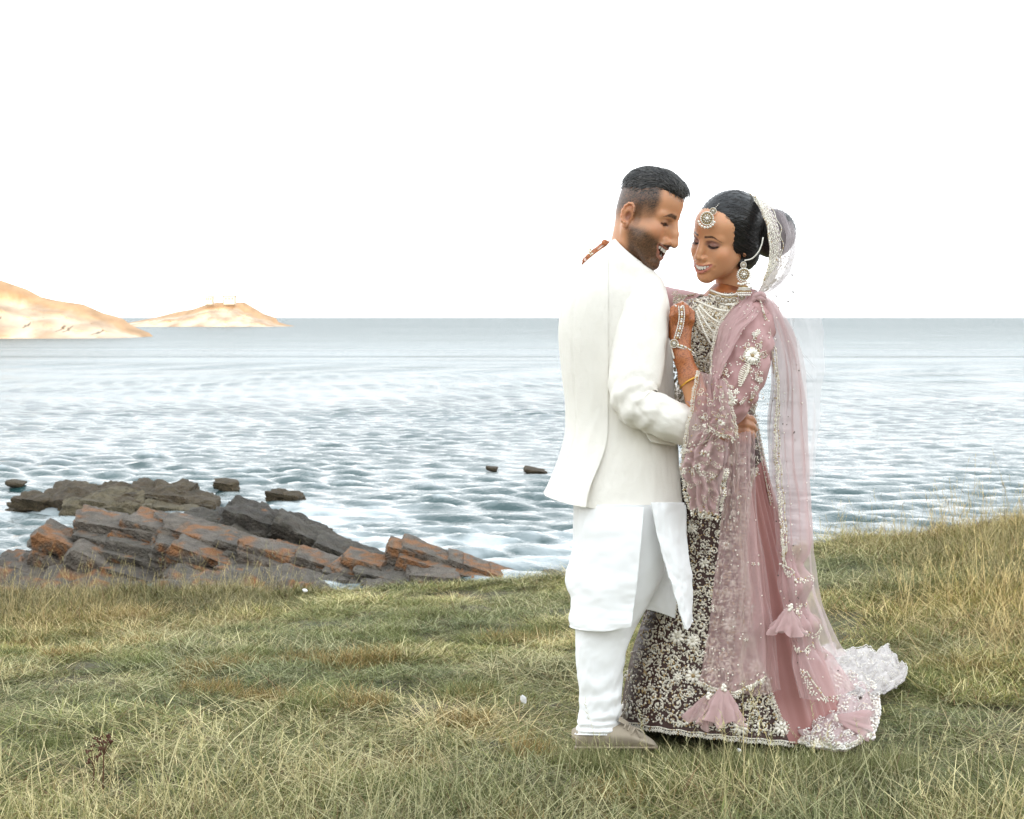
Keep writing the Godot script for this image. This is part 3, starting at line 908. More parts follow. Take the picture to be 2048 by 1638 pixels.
func head_prims(male: bool) -> Array:
	# metres; +z face, +y up, +x the person's left; origin between the ears at eye height
	var p := []
	p.append(egg(Vector3(0, 0.035, -0.004 if male else -0.014), Vector3(0.074, 0.083, 0.085 if male else 0.096), 0.01))
	p.append(egg(Vector3(0, 0.050, 0.030), Vector3(0.058, 0.050, 0.056), 0.03))                # forehead
	p.append(egg(Vector3(0, -0.030, 0.034), Vector3(0.058, 0.080, 0.050), 0.03))               # face
	for s in [-1.0, 1.0]:
		p.append(egg(Vector3(s * 0.041, -0.030, 0.055), Vector3(0.022, 0.021, 0.021), 0.022))   # raised cheek
		p.append(egg(Vector3(s * 0.043, -0.058, 0.036), Vector3(0.020, 0.030, 0.026), 0.03))    # full lower cheek
		if male:
			p.append(bone(Vector3(s * 0.056, -0.052, -0.004), Vector3(s * 0.015, -0.112, 0.064), 0.017, 0.017, 0.03))
			p.append(bone(Vector3(s * 0.012, 0.021, 0.080), Vector3(s * 0.046, 0.016, 0.064), 0.009, 0.009, 0.014))
		else:
			p.append(bone(Vector3(s * 0.050, -0.048, 0.002), Vector3(s * 0.010, -0.104, 0.064), 0.016, 0.014, 0.03))
			p.append(bone(Vector3(s * 0.014, 0.019, 0.077), Vector3(s * 0.044, 0.018, 0.062), 0.007, 0.008, 0.016))
	# eye sockets, lids
	for s in [-1.0, 1.0]:
		p.append(egg(Vector3(s * 0.031, -0.001, 0.091), Vector3(0.017, 0.010, 0.015), 0.012, Vector3.ZERO, true))
		p.append(egg(Vector3(s * 0.0315, -0.001, 0.0665), Vector3(0.0175, 0.0125, 0.0135), 0.003))
		p.append(egg(Vector3(s * 0.0325, -0.0075, 0.0800), Vector3(0.0135, 0.0018, 0.0040), 0.002, Vector3.ZERO, true))   # the line under the lid
		if male:
			p.append(egg(Vector3(s * 0.0335, -0.0035, 0.0830), Vector3(0.0125, 0.0026, 0.0070), 0.002, Vector3.ZERO, true))
	# nose
	if male:
		p.append(egg(Vector3(0, -0.020, 0.086), Vector3(0.013, 0.030, 0.016), 0.012))
		p.append(bone(Vector3(0, 0.014, 0.082), Vector3(0, -0.020, 0.102), 0.0085, 0.0095, 0.012))
		p.append(bone(Vector3(0, -0.020, 0.102), Vector3(0, -0.045, 0.111), 0.0095, 0.0112, 0.008))
		for s in [-1.0, 1.0]: p.append(egg(Vector3(s * 0.0145, -0.046, 0.095), Vector3(0.0090, 0.0090, 0.012), 0.006))
	else:
		p.append(egg(Vector3(0, -0.018, 0.082), Vector3(0.010, 0.026, 0.014), 0.012))
		p.append(bone(Vector3(0, 0.008, 0.080), Vector3(0, -0.022, 0.095), 0.0065, 0.008, 0.012))
		p.append(bone(Vector3(0, -0.022, 0.095), Vector3(0, -0.038, 0.102), 0.008, 0.0100, 0.008))
		for s in [-1.0, 1.0]: p.append(egg(Vector3(s * 0.0130, -0.041, 0.091), Vector3(0.0082, 0.0075, 0.010), 0.005))
	for s in [-1.0, 1.0]: p.append(egg(Vector3(s * 0.0065, -0.053, 0.101), Vector3(0.004, 0.004, 0.006), 0.003, Vector3(0.4, 0, 0), true))
	# muzzle, smile, chin
	p.append(egg(Vector3(0, -0.068, 0.068), Vector3(0.034, 0.026, 0.024), 0.02))
	if male: p.append(egg(Vector3(0, -0.116, 0.070), Vector3(0.021, 0.015, 0.017), 0.02))
	else: p.append(egg(Vector3(0, -0.104, 0.072), Vector3(0.018, 0.014, 0.015), 0.02))
	for s in [-1.0, 1.0]:      # smile crease beside the mouth
		p.append(bone(Vector3(s * 0.024, -0.044, 0.093), Vector3(s * 0.042, -0.070, 0.076), 0.0022, 0.002, 0.007, true))
	var up := []; var dn := []
	var gap := 0.0300 if male else 0.0220
	for i in 7:
		var t := (i - 3) / 3.0
		up.append(Vector3(t * (0.033 if male else 0.036), -0.0645 + 0.008 * t * t - 0.0010 * cos(t * 5.0), 0.0965 - 0.021 * t * t))
		dn.append(Vector3(t * (0.031 if male else 0.034), -0.0645 - gap + (gap + 0.004) * t * t, 0.0945 - 0.019 * t * t - (0.005 * (1.0 - t * t) if male else 0.0)))
	for i in 6:
		p.append(bone(up[i], up[i + 1], 0.0029, 0.0029, 0.005))
		p.append(bone(dn[i], dn[i + 1], 0.0042, 0.0042, 0.006))
	for i in 6:      # the opening between the lips
		var a: Vector3 = (up[i] + dn[i]) * 0.5; var b: Vector3 = (up[i + 1] + dn[i + 1]) * 0.5
		var h0: float = maxf((up[i].y - dn[i].y) * 0.5 - 0.0030, 0.0012); var h1: float = maxf((up[i + 1].y - dn[i + 1].y) * 0.5 - 0.0030, 0.0012)
		p.append(bone(a + Vector3(0, 0, 0.004), b + Vector3(0, 0, 0.004), h0, h1, 0.002, true))
		p.append(bone(a - Vector3(0, 0, 0.010), b - Vector3(0, 0, 0.010), h0, h1, 0.002, true))
	# ears
	var es := 1.08 if male else 1.0
	for s in [-1.0, 1.0]:
		var q := Vector3(s * 0.077, -0.016 if male else -0.008, -0.018)
		var ring := []
		for i in 9:
			var g := 0.3 + i / 8.0 * 4.5
			ring.append(q + Vector3(s * 0.007, 0.025 * sin(g) + 0.004, 0.002 + 0.0155 * cos(g)) * Vector3(1, es, es))
		if male: p.append(egg(q + Vector3(-s * 0.001, 0, 0), Vector3(0.006, 0.028 * es, 0.016 * es), 0.006, Vector3(0, -s * 0.3, 0)))
		else: p.append(egg(q + Vector3(-s * 0.001, -0.012, 0), Vector3(0.006, 0.016, 0.012), 0.006, Vector3(0, -s * 0.3, 0)))
		for i in (8 if male else 0): p.append(bone(ring[i], ring[i + 1], 0.0033, 0.0033, 0.003))
		p.append(egg(q + Vector3(s * 0.001, -0.026 * es, 0.006 * es), Vector3(0.0048, 0.009 * es, 0.008 * es), 0.005))
		if male: p.append(egg(q + Vector3(s * 0.008, -0.004, 0.004) * Vector3(1, es, es), Vector3(0.0085, 0.0145 * es, 0.0095 * es), 0.003, Vector3.ZERO, true))
	return p

func teeth(parent: Node3D, t: Transform3D, male: bool) -> void:
	var bag := Bag.new()
	var sc := t.basis.get_scale().x
	var ob := t.basis.orthonormalized()
	for i in 10:
		var u := (i - 4.5) / 4.5
		var w := 0.0040 if absf(u) > 0.3 else 0.0048
		var h := (0.0068 if male else 0.0082) - 0.0014 * absf(u)
		var c := Vector3(u * (0.0265 if male else 0.030), -0.0715 + 0.0085 * u * u, (0.0940 if male else 0.0952) - 0.0185 * u * u)
		bag.add(blob(t * c, Vector3(w, h, 0.0026) * sc, ob * Basis(Vector3.UP, u * 0.75), 10, 6), Color(0.86, 0.83, 0.76))
		if male and absf(u) < 0.8: bag.add(blob(t * (c + Vector3(0, -0.0185 + 0.010 * u * u, -0.008)), Vector3(0.0026, 0.0036, 0.002) * sc, ob * Basis(Vector3.UP, u * 0.75), 8, 5), Color(0.7, 0.66, 0.58))
	for i in 12:
		var u := (i - 5.5) / 5.5
		bag.add(blob(t * Vector3(u * 0.024, -0.080 + 0.011 * u * u, 0.078 - 0.016 * u * u), Vector3(0.005, 0.015, 0.004) * sc, ob, 8, 5), Color(0.055, 0.012, 0.01))
	put("teeth", build(bag.v, bag.ix, bag.col), mat(Color.WHITE, 0.25, 0.0, true), parent)

func skin_mat() -> StandardMaterial3D:
	var m := mat(Color.WHITE, 0.40, 0.0, true)
	m.subsurf_scatter_enabled = true
	m.subsurf_scatter_strength = 0.12
	return m

var jobs := {}
func job(called: String, prims: Array, lo: Vector3, hi: Vector3, cell: float) -> void:
	jobs[called] = nets(prims, lo, hi, cell)

func done(called: String) -> Array:
	return jobs[called]

# ---- the groom ----------------------------------------------------------------------------------------------
var groom_head: Transform3D
var bride_head: Transform3D

func head_at(px: float, py: float, dz: float, yaw: float, pitch: float, roll: float, scale: Vector3) -> Transform3D:
	# yaw 0 faces the camera, positive turns towards the right of the photograph; pitch positive looks down
	var b := Basis(Vector3.UP, deg_to_rad(yaw)) * Basis(Vector3.RIGHT, deg_to_rad(pitch)) * Basis(Vector3.BACK, deg_to_rad(roll))
	return Transform3D(b.scaled_local(scale), F(px, py, dz))

func groom_skin(p: Vector3, nz: FastNoiseLite) -> Color:
	var skin := Color(0.60, 0.29, 0.15)
	var sm := 0.5 + 0.5 * nz.get_noise_3dv(p * 14.0)
	var st := nz.get_noise_3dv(p * 340.0)
	skin = skin.lerp(Color(0.44, 0.20, 0.105), 0.25 * sm)
	var c := skin
	# warm cheeks, nose and ears; shade of the ear hollow painted dark
	c = c.lerp(Color(0.54, 0.21, 0.115), 0.4 * (1.0 - smoothstep(0.01, 0.035, Vector3(absf(p.x) - 0.045, p.y + 0.03, p.z - 0.065).length())))
	if absf(p.x) > 0.073 and p.z < 0.01: c = c.lerp(Color(0.62, 0.26, 0.14), 0.5).lerp(Color(0.22, 0.07, 0.035), 0.85 * smoothstep(1.1, 0.6, Vector2((p.y + 0.019) / 0.0150, (p.z + 0.0135) / 0.0095).length()))
	# lips and mouth
	var mt := Vector2(p.x / 0.036, (p.y + 0.0815 - 0.015 * pow(p.x / 0.031, 2.0)) / 0.0190)
	if p.z > 0.065 and mt.length() < 1.0: c = c.lerp(Color(0.30, 0.115, 0.085), 0.8)
	if p.z > 0.045 and absf(p.x) < 0.030 and absf(p.y + 0.0795 - 0.014 * pow(p.x / 0.031, 2.0)) < 0.0125 and p.z < 0.0905 - 0.019 * pow(p.x / 0.031, 2.0): c = Color(0.05, 0.012, 0.01)
	# beard, close and stippled: jaw, chin, lip
	var beard := smoothstep(-0.022, -0.050, p.y + 0.30 * maxf(p.z - 0.045, 0.0) + 0.0 * p.x) * smoothstep(-0.022, 0.008, p.z + 0.25 * (p.y + 0.04)) 
	if p.z > 0.055: beard *= 1.0 - 0.95 * smoothstep(0.046, 0.02, Vector2(p.x * 1.0, p.y + 0.045).length() + 0.0) * (1.0 if p.y > -0.056 else 0.0)
	var sideburn := smoothstep(0.016, 0.004, absf(p.z - 0.006 + p.y * 0.15)) * smoothstep(-0.075, -0.03, p.y) * smoothstep(0.05, 0.02, p.y) * smoothstep(0.05, 0.06, absf(p.x))
	var mous := smoothstep(0.0065, 0.0035, absf(p.y + 0.0575 + 0.10 * absf(p.x) * absf(p.x) * 6.0 + 0.22 * maxf(absf(p.x) - 0.012, 0.0))) * smoothstep(0.036, 0.03, absf(p.x)) * smoothstep(0.06, 0.07, p.z)
	var chinb := smoothstep(-0.098, -0.106, p.y) * smoothstep(0.03, 0.05, p.z)
	beard = maxf(maxf(beard * 0.92, sideburn * 0.5), maxf(mous, chinb * 0.95))
	if p.z > 0.065 and mt.length() < 1.0: beard = 0.0
	if p.y < -0.140: beard *= 0.5
	c = c.lerp(Color(0.045, 0.028, 0.018), clampf(beard * (0.92 + 0.3 * st), 0, 0.95))
	# cropped fade over the ears and nape
	var up := p.y + 0.25 * (p.z + 0.02) * -1.0
	var fade := smoothstep(-0.036, 0.040, p.y + 0.12 * smoothstep(0.0, -0.08, p.z) * 0.3) * smoothstep(0.062, 0.040, p.z + 0.35 * maxf(p.y - 0.05, 0.0))
	if absf(p.x) > 0.0735 and p.y < 0.026 and p.z > -0.045 and p.z < 0.0: fade = 0.0
	c = c.lerp(Color(0.025, 0.022, 0.020), clampf(fade * (0.88 + 0.35 * st), 0, 0.95))
	# brows and lash line
	for one in 1:
		var ax := absf(p.x)
		var by := 0.0215 + 0.10 * (ax - 0.012) - 5.5 * pow(maxf(ax - 0.030, 0.0), 1.6)
		var bw := 0.0068 * smoothstep(0.056, 0.030, ax) + 0.0008
		var br := smoothstep(bw, bw * 0.45, absf(p.y - by)) * smoothstep(0.008, 0.013, ax) * smoothstep(0.056, 0.050, ax)
		if p.z > 0.04: c = c.lerp(Color(0.02, 0.014, 0.010), br * (0.85 + 0.3 * st))
		var e := Vector2((ax - 0.0335) / 0.0165, (p.y + 0.0048 - 0.0) / 0.0042)
		if p.z > 0.05 and e.length() < 1.0: c = Color(0.022, 0.012, 0.010) if (ax > 0.022 and ax < 0.040) else Color(0.12, 0.05, 0.035)
		var pouch := smoothstep(1.3, 0.7, Vector2((ax - 0.031) / 0.018, (p.y + 0.001) / 0.012).length())
		if p.z > 0.045 and e.length() >= 1.0: c = c.lerp(Color(0.22, 0.10, 0.065), 0.45 * pouch)
	return c

func make_groom() -> Node3D:
	var g := thing("person", "man in a cream jacket, white kurta and trousers laughing with his back to us", "person", F(1230, 1492, 0.0), "the embracing couple")
	groom_head = head_at(1291, 429, -0.02, 62.0, 22.0, -4.0, Vector3(1.10, 1.14, 1.12))
	var prims := head_prims(true)
	prims.append(bone(Vector3(0, -0.02, -0.030), Vector3(-0.004, -0.165, 0.0), 0.048, 0.047, 0.03))
	prims.append(bone(Vector3(-0.056, -0.045, -0.020), Vector3(-0.03, -0.15, 0.035), 0.008, 0.010, 0.014))
	job("groom_head", prims, Vector3(-0.10, -0.17, -0.13), Vector3(0.10, 0.13, 0.13), 0.0025)
	groom_hair_job()
	var bp := groom_body()
	for i in bp.size(): job("groom_%d" % i, bp[i][0], bp[i][1], bp[i][2], bp[i][3])
	return g

func finish_groom(g: Node3D) -> void:
	var inv := Transform3D(Basis.IDENTITY, -g.position)
	var nz := noise(1.0, 5, 2)
	var h := done("groom_head")
	var bag := Bag.new()
	for i in h[0].size():
		var p: Vector3 = h[0][i]
		bag.v.append(inv * (groom_head * p))
		bag.col.append(groom_skin(p, nz))
	bag.ix = h[1]
	# torso, arms, legs and hands below the clothes
	for k in 2:
		var m := done("groom_%d" % k)
		var at := bag.v.size()
		for i in m[0].size():
			var p: Vector3 = m[0][i]
			bag.v.append(inv * p)
			bag.col.append(Color(0.46, 0.22, 0.12).lerp(Color(0.34, 0.15, 0.08), 0.3 + 0.3 * nz.get_noise_3dv(p * 40.0)))
		for i in m[1]: bag.ix.append(i + at)
	put("body", build(bag.v, bag.ix, bag.col), skin_mat(), g)
	teeth(g, inv * groom_head, true)
	groom_hair(g, inv)
	groom_clothes(g, inv)

func bounds(list: Array, pad: float) -> Array:
	var lo := Vector3.ONE * 1e3; var hi := -lo
	for q: Prim in list:
		if q.kind == 0:
			for e in [[q.a, q.ra], [q.b, q.rb]]:
				lo = lo.min(e[0] - Vector3.ONE * e[1]); hi = hi.max(e[0] + Vector3.ONE * e[1])
		else:
			var r := maxf(q.b.x, maxf(q.b.y, q.b.z))
			lo = lo.min(q.a - Vector3.ONE * r); hi = hi.max(q.a + Vector3.ONE * r)
	return [lo - Vector3.ONE * pad, hi + Vector3.ONE * pad]

func chain(out: Array, flat: Array, k := 0.006) -> void:      # [px, py, dz, radius in px, ...]
	for i in range(0, flat.size() - 4, 4):
		out.append(bone(F(flat[i], flat[i + 1], flat[i + 2]), F(flat[i + 4], flat[i + 5], flat[i + 6]), flat[i + 3] / 646.0, flat[i + 7] / 646.0, k))

func groom_body() -> Array:
	var t := []
	chain(t, [1255, 545, 0.0, 40, 1240, 640, 0.02, 75, 1240, 760, 0.02, 72, 1240, 880, 0.02, 70, 1245, 1000, 0.02, 78], 0.05)
	chain(t, [1285, 600, -0.02, 40, 1275, 740, -0.12, 34, 1274, 796, -0.15, 27, 1318, 830, -0.16, 27, 1440, 862, -0.10, 22], 0.03)
	chain(t, [1170, 600, 0.1, 40, 1180, 740, 0.16, 36, 1240, 820, 0.24, 32, 1380, 800, 0.28, 22], 0.03)
	chain(t, [1222, 1010, -0.05, 62, 1225, 1200, -0.07, 46, 1198, 1400, -0.06, 30, 1195, 1462, -0.06, 24], 0.04)
	chain(t, [1235, 1010, 0.1, 62, 1210, 1200, 0.08, 46, 1195, 1400, 0.07, 26, 1195, 1462, 0.07, 22], 0.04)
	var bt := bounds(t, 0.03)
	var hd := []
	chain(hd, [1430, 862, -0.10, 22, 1452, 862, -0.085, 22], 0.02)
	chain(hd, [1452, 848, -0.085, 10, 1474, 846, -0.085, 10], 0.02)
	chain(hd, [1452, 866, -0.085, 10, 1474, 868, -0.085, 10], 0.02)
	chain(hd, [1470, 838, -0.09, 8.5, 1490, 834, -0.095, 7.6, 1502, 838, -0.08, 6.8, 1508, 844, -0.05, 6.0])
	chain(hd, [1472, 850, -0.095, 8.5, 1491, 848, -0.10, 7.8, 1504, 853, -0.085, 7.0, 1510, 859, -0.055, 6.0])
	chain(hd, [1471, 862, -0.095, 8.2, 1490, 862, -0.10, 7.5, 1502, 867, -0.085, 6.6, 1507, 872, -0.055, 5.8])
	chain(hd, [1468, 874, -0.09, 7.2, 1485, 876, -0.095, 6.6, 1495, 880, -0.08, 5.8, 1499, 884, -0.055, 5.0])
	chain(hd, [1446, 846, -0.10, 9, 1462, 826, -0.12, 8, 1476, 816, -0.12, 7])
	var bh := bounds(hd, 0.012)
	return [[t, bt[0], bt[1], 0.014], [hd, bh[0], bh[1], 0.0033]]

func strand(bag: Bag, pts: PackedVector3Array, w: float, c: Color, nrm: Vector3) -> void:
	var n := bag.v.size()
	var m := pts.size()
	for i in m:
		var t := (pts[mini(i + 1, m - 1)] - pts[maxi(i - 1, 0)]).normalized()
		var s := t.cross(nrm).normalized() * w * (1.0 - 0.75 * pow(float(i) / (m - 1), 2.0))
		bag.v.append(pts[i] - s); bag.v.append(pts[i] + nrm * w * 0.7); bag.v.append(pts[i] + s)
		for k in 3: bag.col.append(c)
	for i in m - 1:
		var a := n + i * 3
		bag.ix.append_array([a, a + 3, a + 1, a + 1, a + 3, a + 4, a + 1, a + 4, a + 2, a + 2, a + 4, a + 5])

func groom_hair_job() -> void:
	# the longer top, swept forward into a quiff
	var p := []
	p.append(egg(Vector3(0, 0.066, -0.008), Vector3(0.070, 0.062, 0.082), 0.01))
	p.append(egg(Vector3(0, 0.098, 0.036), Vector3(0.052, 0.028, 0.044), 0.02, Vector3(0.30, 0, 0)))
	p.append(egg(Vector3(0, 0.092, 0.070), Vector3(0.042, 0.018, 0.016), 0.015, Vector3(0.6, 0, 0)))
	p.append(egg(Vector3(0, -0.02, -0.02), Vector3(0.12, 0.078, 0.15), 0.012, Vector3(-0.25, 0, 0), true))
	p.append(egg(Vector3(0, 0.040, 0.068), Vector3(0.09, 0.034, 0.046), 0.01, Vector3(0.3, 0, 0), true))
	job("groom_hair", p, Vector3(-0.10, 0.0, -0.13), Vector3(0.10, 0.15, 0.13), 0.003)

func groom_hair(g: Node3D, inv: Transform3D) -> void:
	var m := done("groom_hair")
	var bag := Bag.new()
	var nz := noise(1.0, 3, 3)
	for q: Vector3 in m[0]:
		var d := nz.get_noise_3dv(Vector3(q.x * 170.0, q.y * 60.0, q.z * 40.0)) * 0.0022
		bag.v.append(inv * (groom_head * (q + (q - Vector3(0, 0.02, 0)).normalized() * d)))
		bag.col.append(Color(0.020, 0.017, 0.015))
	bag.ix = m[1]
	# locks over it
	rng.seed = 14
	for i in 2600:
		var q: Vector3 = m[0][rng.randi() % m[0].size()]
		var o := (q - Vector3(0, 0.02, -0.01)).normalized()
		var dirv := Vector3(rng.randfn(0, 0.22) + q.x * 1.5, 0.10 + 0.35 * smoothstep(0.02, 0.09, q.z) , 1.0).normalized()
		if absf(q.x) > 0.055 or q.z < -0.06: dirv = (dirv + Vector3(0, 0.9, 0.1)).normalized()
		dirv = (dirv - o * dirv.dot(o)).normalized()
		var pts := PackedVector3Array()
		var l := rng.randf_range(0.014, 0.034)
		for k in 4:
			var t := k / 3.0
			var w := q + dirv * l * (t - 0.5) + o * (0.0010 + 0.0030 * t * t * rng.randf_range(0.0, 1.0))
			w -= o * pow(l * (t - 0.5), 2.0) * 4.0
			pts.append(inv * (groom_head * w))
		var sh := 0.5 + 4.0 * pow(rng.randf(), 2.2)
		strand(bag, pts, rng.randf_range(0.0006, 0.0014), Color(0.022, 0.020, 0.018) * sh, groom_head.basis.orthonormalized() * o)
	var hm := mat(Color.WHITE, 0.42, 0.0, true)
	put("hair", build(bag.v, bag.ix, bag.col), hm, g)

# a ring of the jacket or of a trouser leg: [yl, xl, yr, xr, dz, half depth, sag] in the couple's plane
func ring_at(rows: Array, t: float) -> Array:
	var f := clampf(t, 0.0, 1.0) * (rows.size() - 1)
	var k := mini(int(f), rows.size() - 2)
	f -= k
	var out := []
	for i in rows[0].size():
		var a: float = rows[maxi(k - 1, 0)][i]; var b: float = rows[k][i]; var c: float = rows[k + 1][i]; var d: float = rows[mini(k + 2, rows.size() - 1)][i]
		out.append(cubic_interpolate(b, c, a, d, f))
	return out

func ring_point(r: Array, phi: float, out := 0.0, ex := 2.3) -> Vector3:
	var c := cos(phi); var s := sin(phi)
	c = signf(c) * pow(absf(c), 2.0 / ex); s = signf(s) * pow(absf(s), 2.0 / ex)
	var fx := 0.5 + 0.5 * c
	var hw: float = (r[3] - r[1]) * 0.5
	var y: float = lerpf(r[0], r[2], fx) - r[6] * s
	return F((r[1] + r[3]) * 0.5 + c * (hw + out * 646.0), y, r[4] + s * (r[5] + out))

func cloth_mat(c: Color, weave := true, rough := 0.8) -> StandardMaterial3D:
	var m := mat(c, rough)
	m.rim_enabled = true
	m.rim = 0.3
	m.rim_tint = 0.6
	if weave:
		m.heightmap_enabled = true
		m.heightmap_texture = brocade_tex()
		m.heightmap_scale = 0.07
		m.uv1_triplanar = true
		m.uv1_scale = Vector3(8, 8, 8)
	return m

var brocade: ImageTexture
func brocade_tex() -> ImageTexture:      # the raised scrolls woven into the jacket cloth
	if brocade: return brocade
	rng.seed = 50
	var n := 512
	var im := Image.create(n, n, false, Image.FORMAT_L8)
	im.fill(Color(0.3, 0.3, 0.3))
	for i in 170:
		var c := Vector2(rng.randf(), rng.randf()) * n
		var turn := rng.randf() * TAU
		var sg := 1.0 if rng.randf() < 0.5 else -1.0
		var r0 := rng.randf_range(14, 26)
		for k in 90:
			var t := k / 89.0
			var q := c + Vector2.from_angle(turn + sg * t * 7.0) * r0 * (1.0 - t * 0.8)
			for dx in range(-2, 3):
				for dy in range(-2, 3):
					if dx * dx + dy * dy < 6: im.set_pixel(posmod(int(q.x) + dx, n), posmod(int(q.y) + dy, n), Color(0.85, 0.85, 0.85))
	for y in n:
		for x in n:
			var v := im.get_pixel(x, y).r + rng.randf_range(-0.13, 0.13)
			im.set_pixel(x, y, Color(v, v, v))
	brocade = ImageTexture.create_from_image(im)
	return brocade

func sheet(called: String, p: PackedVector3Array, nu: int, nv: int, m: Material, parent: Node3D, inv: Transform3D, closed := false) -> MeshInstance3D:
	var q := PackedVector3Array()
	var uv := PackedVector2Array()
	for i in p.size():
		q.append(inv * p[i])
		uv.append(Vector2(float(i % nu) / (nu - 1), float(i / nu) / (nv - 1)))
	return put(called, build(q, grid_index(nu, nv, closed), PackedColorArray(), uv), m, parent)

func crease(p: PackedVector3Array, nu: int, nv: int, amp: float, fu: float, fv: float, sd: int, closed := false) -> PackedVector3Array:    # soft wrinkles along the normal
	var n := grid_normals(p, nu, nv, closed)
	var nz := noise(1.0, sd, 3)
	var out := PackedVector3Array()
	for j in nv:
		for i in nu:
			var g := TAU * i / nu
			var w: float = nz.get_noise_3d(cos(g) * fu, sin(g) * fu, float(j) / nv * fv) if closed else nz.get_noise_2d(float(i) / nu * fu, float(j) / nv * fv)
			out.append(p[j * nu + i] + n[j * nu + i] * amp * w)
	return out

func thick(called: String, p: PackedVector3Array, nu: int, nv: int, t: float, m: Material, parent: Node3D, inv: Transform3D) -> MeshInstance3D:     # a cloth panel with a real thickness
	var n := grid_normals(p, nu, nv)
	var v := PackedVector3Array()
	for i in p.size(): v.append(inv * p[i])
	for i in p.size(): v.append(inv * (p[i] - n[i] * t))
	var a := grid_index(nu, nv)
	var ix := PackedInt32Array(a)
	var o := p.size()
	for i in range(0, a.size(), 3): ix.append_array([a[i] + o, a[i + 2] + o, a[i + 1] + o])
	var rim := []
	for i in nu - 1: rim.append([i, i + 1])
	for j in nv - 1: rim.append([j * nu + nu - 1, (j + 1) * nu + nu - 1])
	for i in range(nu - 1, 0, -1): rim.append([(nv - 1) * nu + i, (nv - 1) * nu + i - 1])
	for j in range(nv - 1, 0, -1): rim.append([j * nu, (j - 1) * nu])
	for e in rim: ix.append_array([e[0], e[0] + o, e[1], e[1], e[0] + o, e[1] + o])
	return put(called, build(v, ix), m, parent)

const JACKET := [
	[484, 1228, 532, 1292, 0.00, 0.080, 0],
	[500, 1200, 545, 1312, 0.00, 0.105, 0],
	[530, 1164, 566, 1328, 0.01, 0.125, 0],
	[566, 1138, 600, 1337, 0.01, 0.140, 0],
	[612, 1122, 640, 1341, 0.015, 0.150, 0],
	[670, 1117, 690, 1344, 0.02, 0.155, 0],
	[740, 1122, 750, 1347, 0.02, 0.150, 0],
	[810, 1130, 815, 1350, 0.02, 0.148, 0],
	[860, 1130, 870, 1353, 0.02, 0.152, 4],
	[905, 1120, 925, 1358, 0.02, 0.162, 8],
	[948, 1105, 978, 1363, 0.02, 0.172, 12],
	[986, 1088, 1027, 1368, 0.02, 0.182, 17]]

func jacket_grid(nu: int, nv: int) -> PackedVector3Array:
	var p := PackedVector3Array()
	var nz := noise(1.0, 33, 3)
	for j in nv:
		var t := float(j) / (nv - 1)
		var r := ring_at(JACKET, t)
		var low := smoothstep(0.70, 1.0, t)
		var xs := lerpf(1216.0, 1176.0, smoothstep(0.71, 1.0, t))
		var hw: float = (r[3] - r[1]) * 0.5
		var c := clampf((xs - (r[1] + r[3]) * 0.5) / hw, -0.98, 0.98)
		var s0 := -acos(signf(c) * pow(absf(c), 2.3 / 2.0))
		for i in nu:
			var u := float(i) / (nu - 1)
			var phi := s0 - (TAU + 0.03 + 0.08 * low) * u
			var o := (0.0015 + 0.014 * low) * (1.0 - smoothstep(0.0, 0.10, u)) - (0.0015 + 0.006 * low) * smoothstep(0.93, 1.0, u)
			# long soft drag lines and small puckers
			o += 0.0022 * nz.get_noise_3d(cos(phi) * 3.0, sin(phi) * 3.0, t * 7.0) * (0.4 + t) + 0.0008 * nz.get_noise_3d(cos(phi) * 8.0, sin(phi) * 8.0, t * 9.0)
			# the princess seam down the far side of the back
			o -= 0.0022 * exp(-pow((u - 0.115) / 0.004, 2.0)) * smoothstep(0.25, 0.35, t)
			p.append(ring_point(r, phi, o))
	return p

func sleeve_grid(path: Array, nu: int, nv: int, sd: int) -> PackedVector3Array:      # [px, py, dz, radius px, squash] ...
	var pts := []; var rad := []
	for r in path:
		pts.append(F(r[0], r[1], r[2]))
		rad.append(Vector3(r[3] / 646.0, r[4], 0))
	var c := curve(pts, nv); var rr := curve(rad, nv)
	var nz := noise(1.0, sd, 3)
	var p := PackedVector3Array()
	for j in nv:
		var t := (c[mini(j + 1, nv - 1)] - c[maxi(j - 1, 0)]).normalized()
		var side := t.cross(Vector3(0, 0, 1)).normalized()
		var up := side.cross(t).normalized()
		for i in nu:
			var g := TAU * i / nu
			p.append(c[j] + (side * cos(g) + up * sin(g) * rr[j].y) * rr[j].x)
	return p

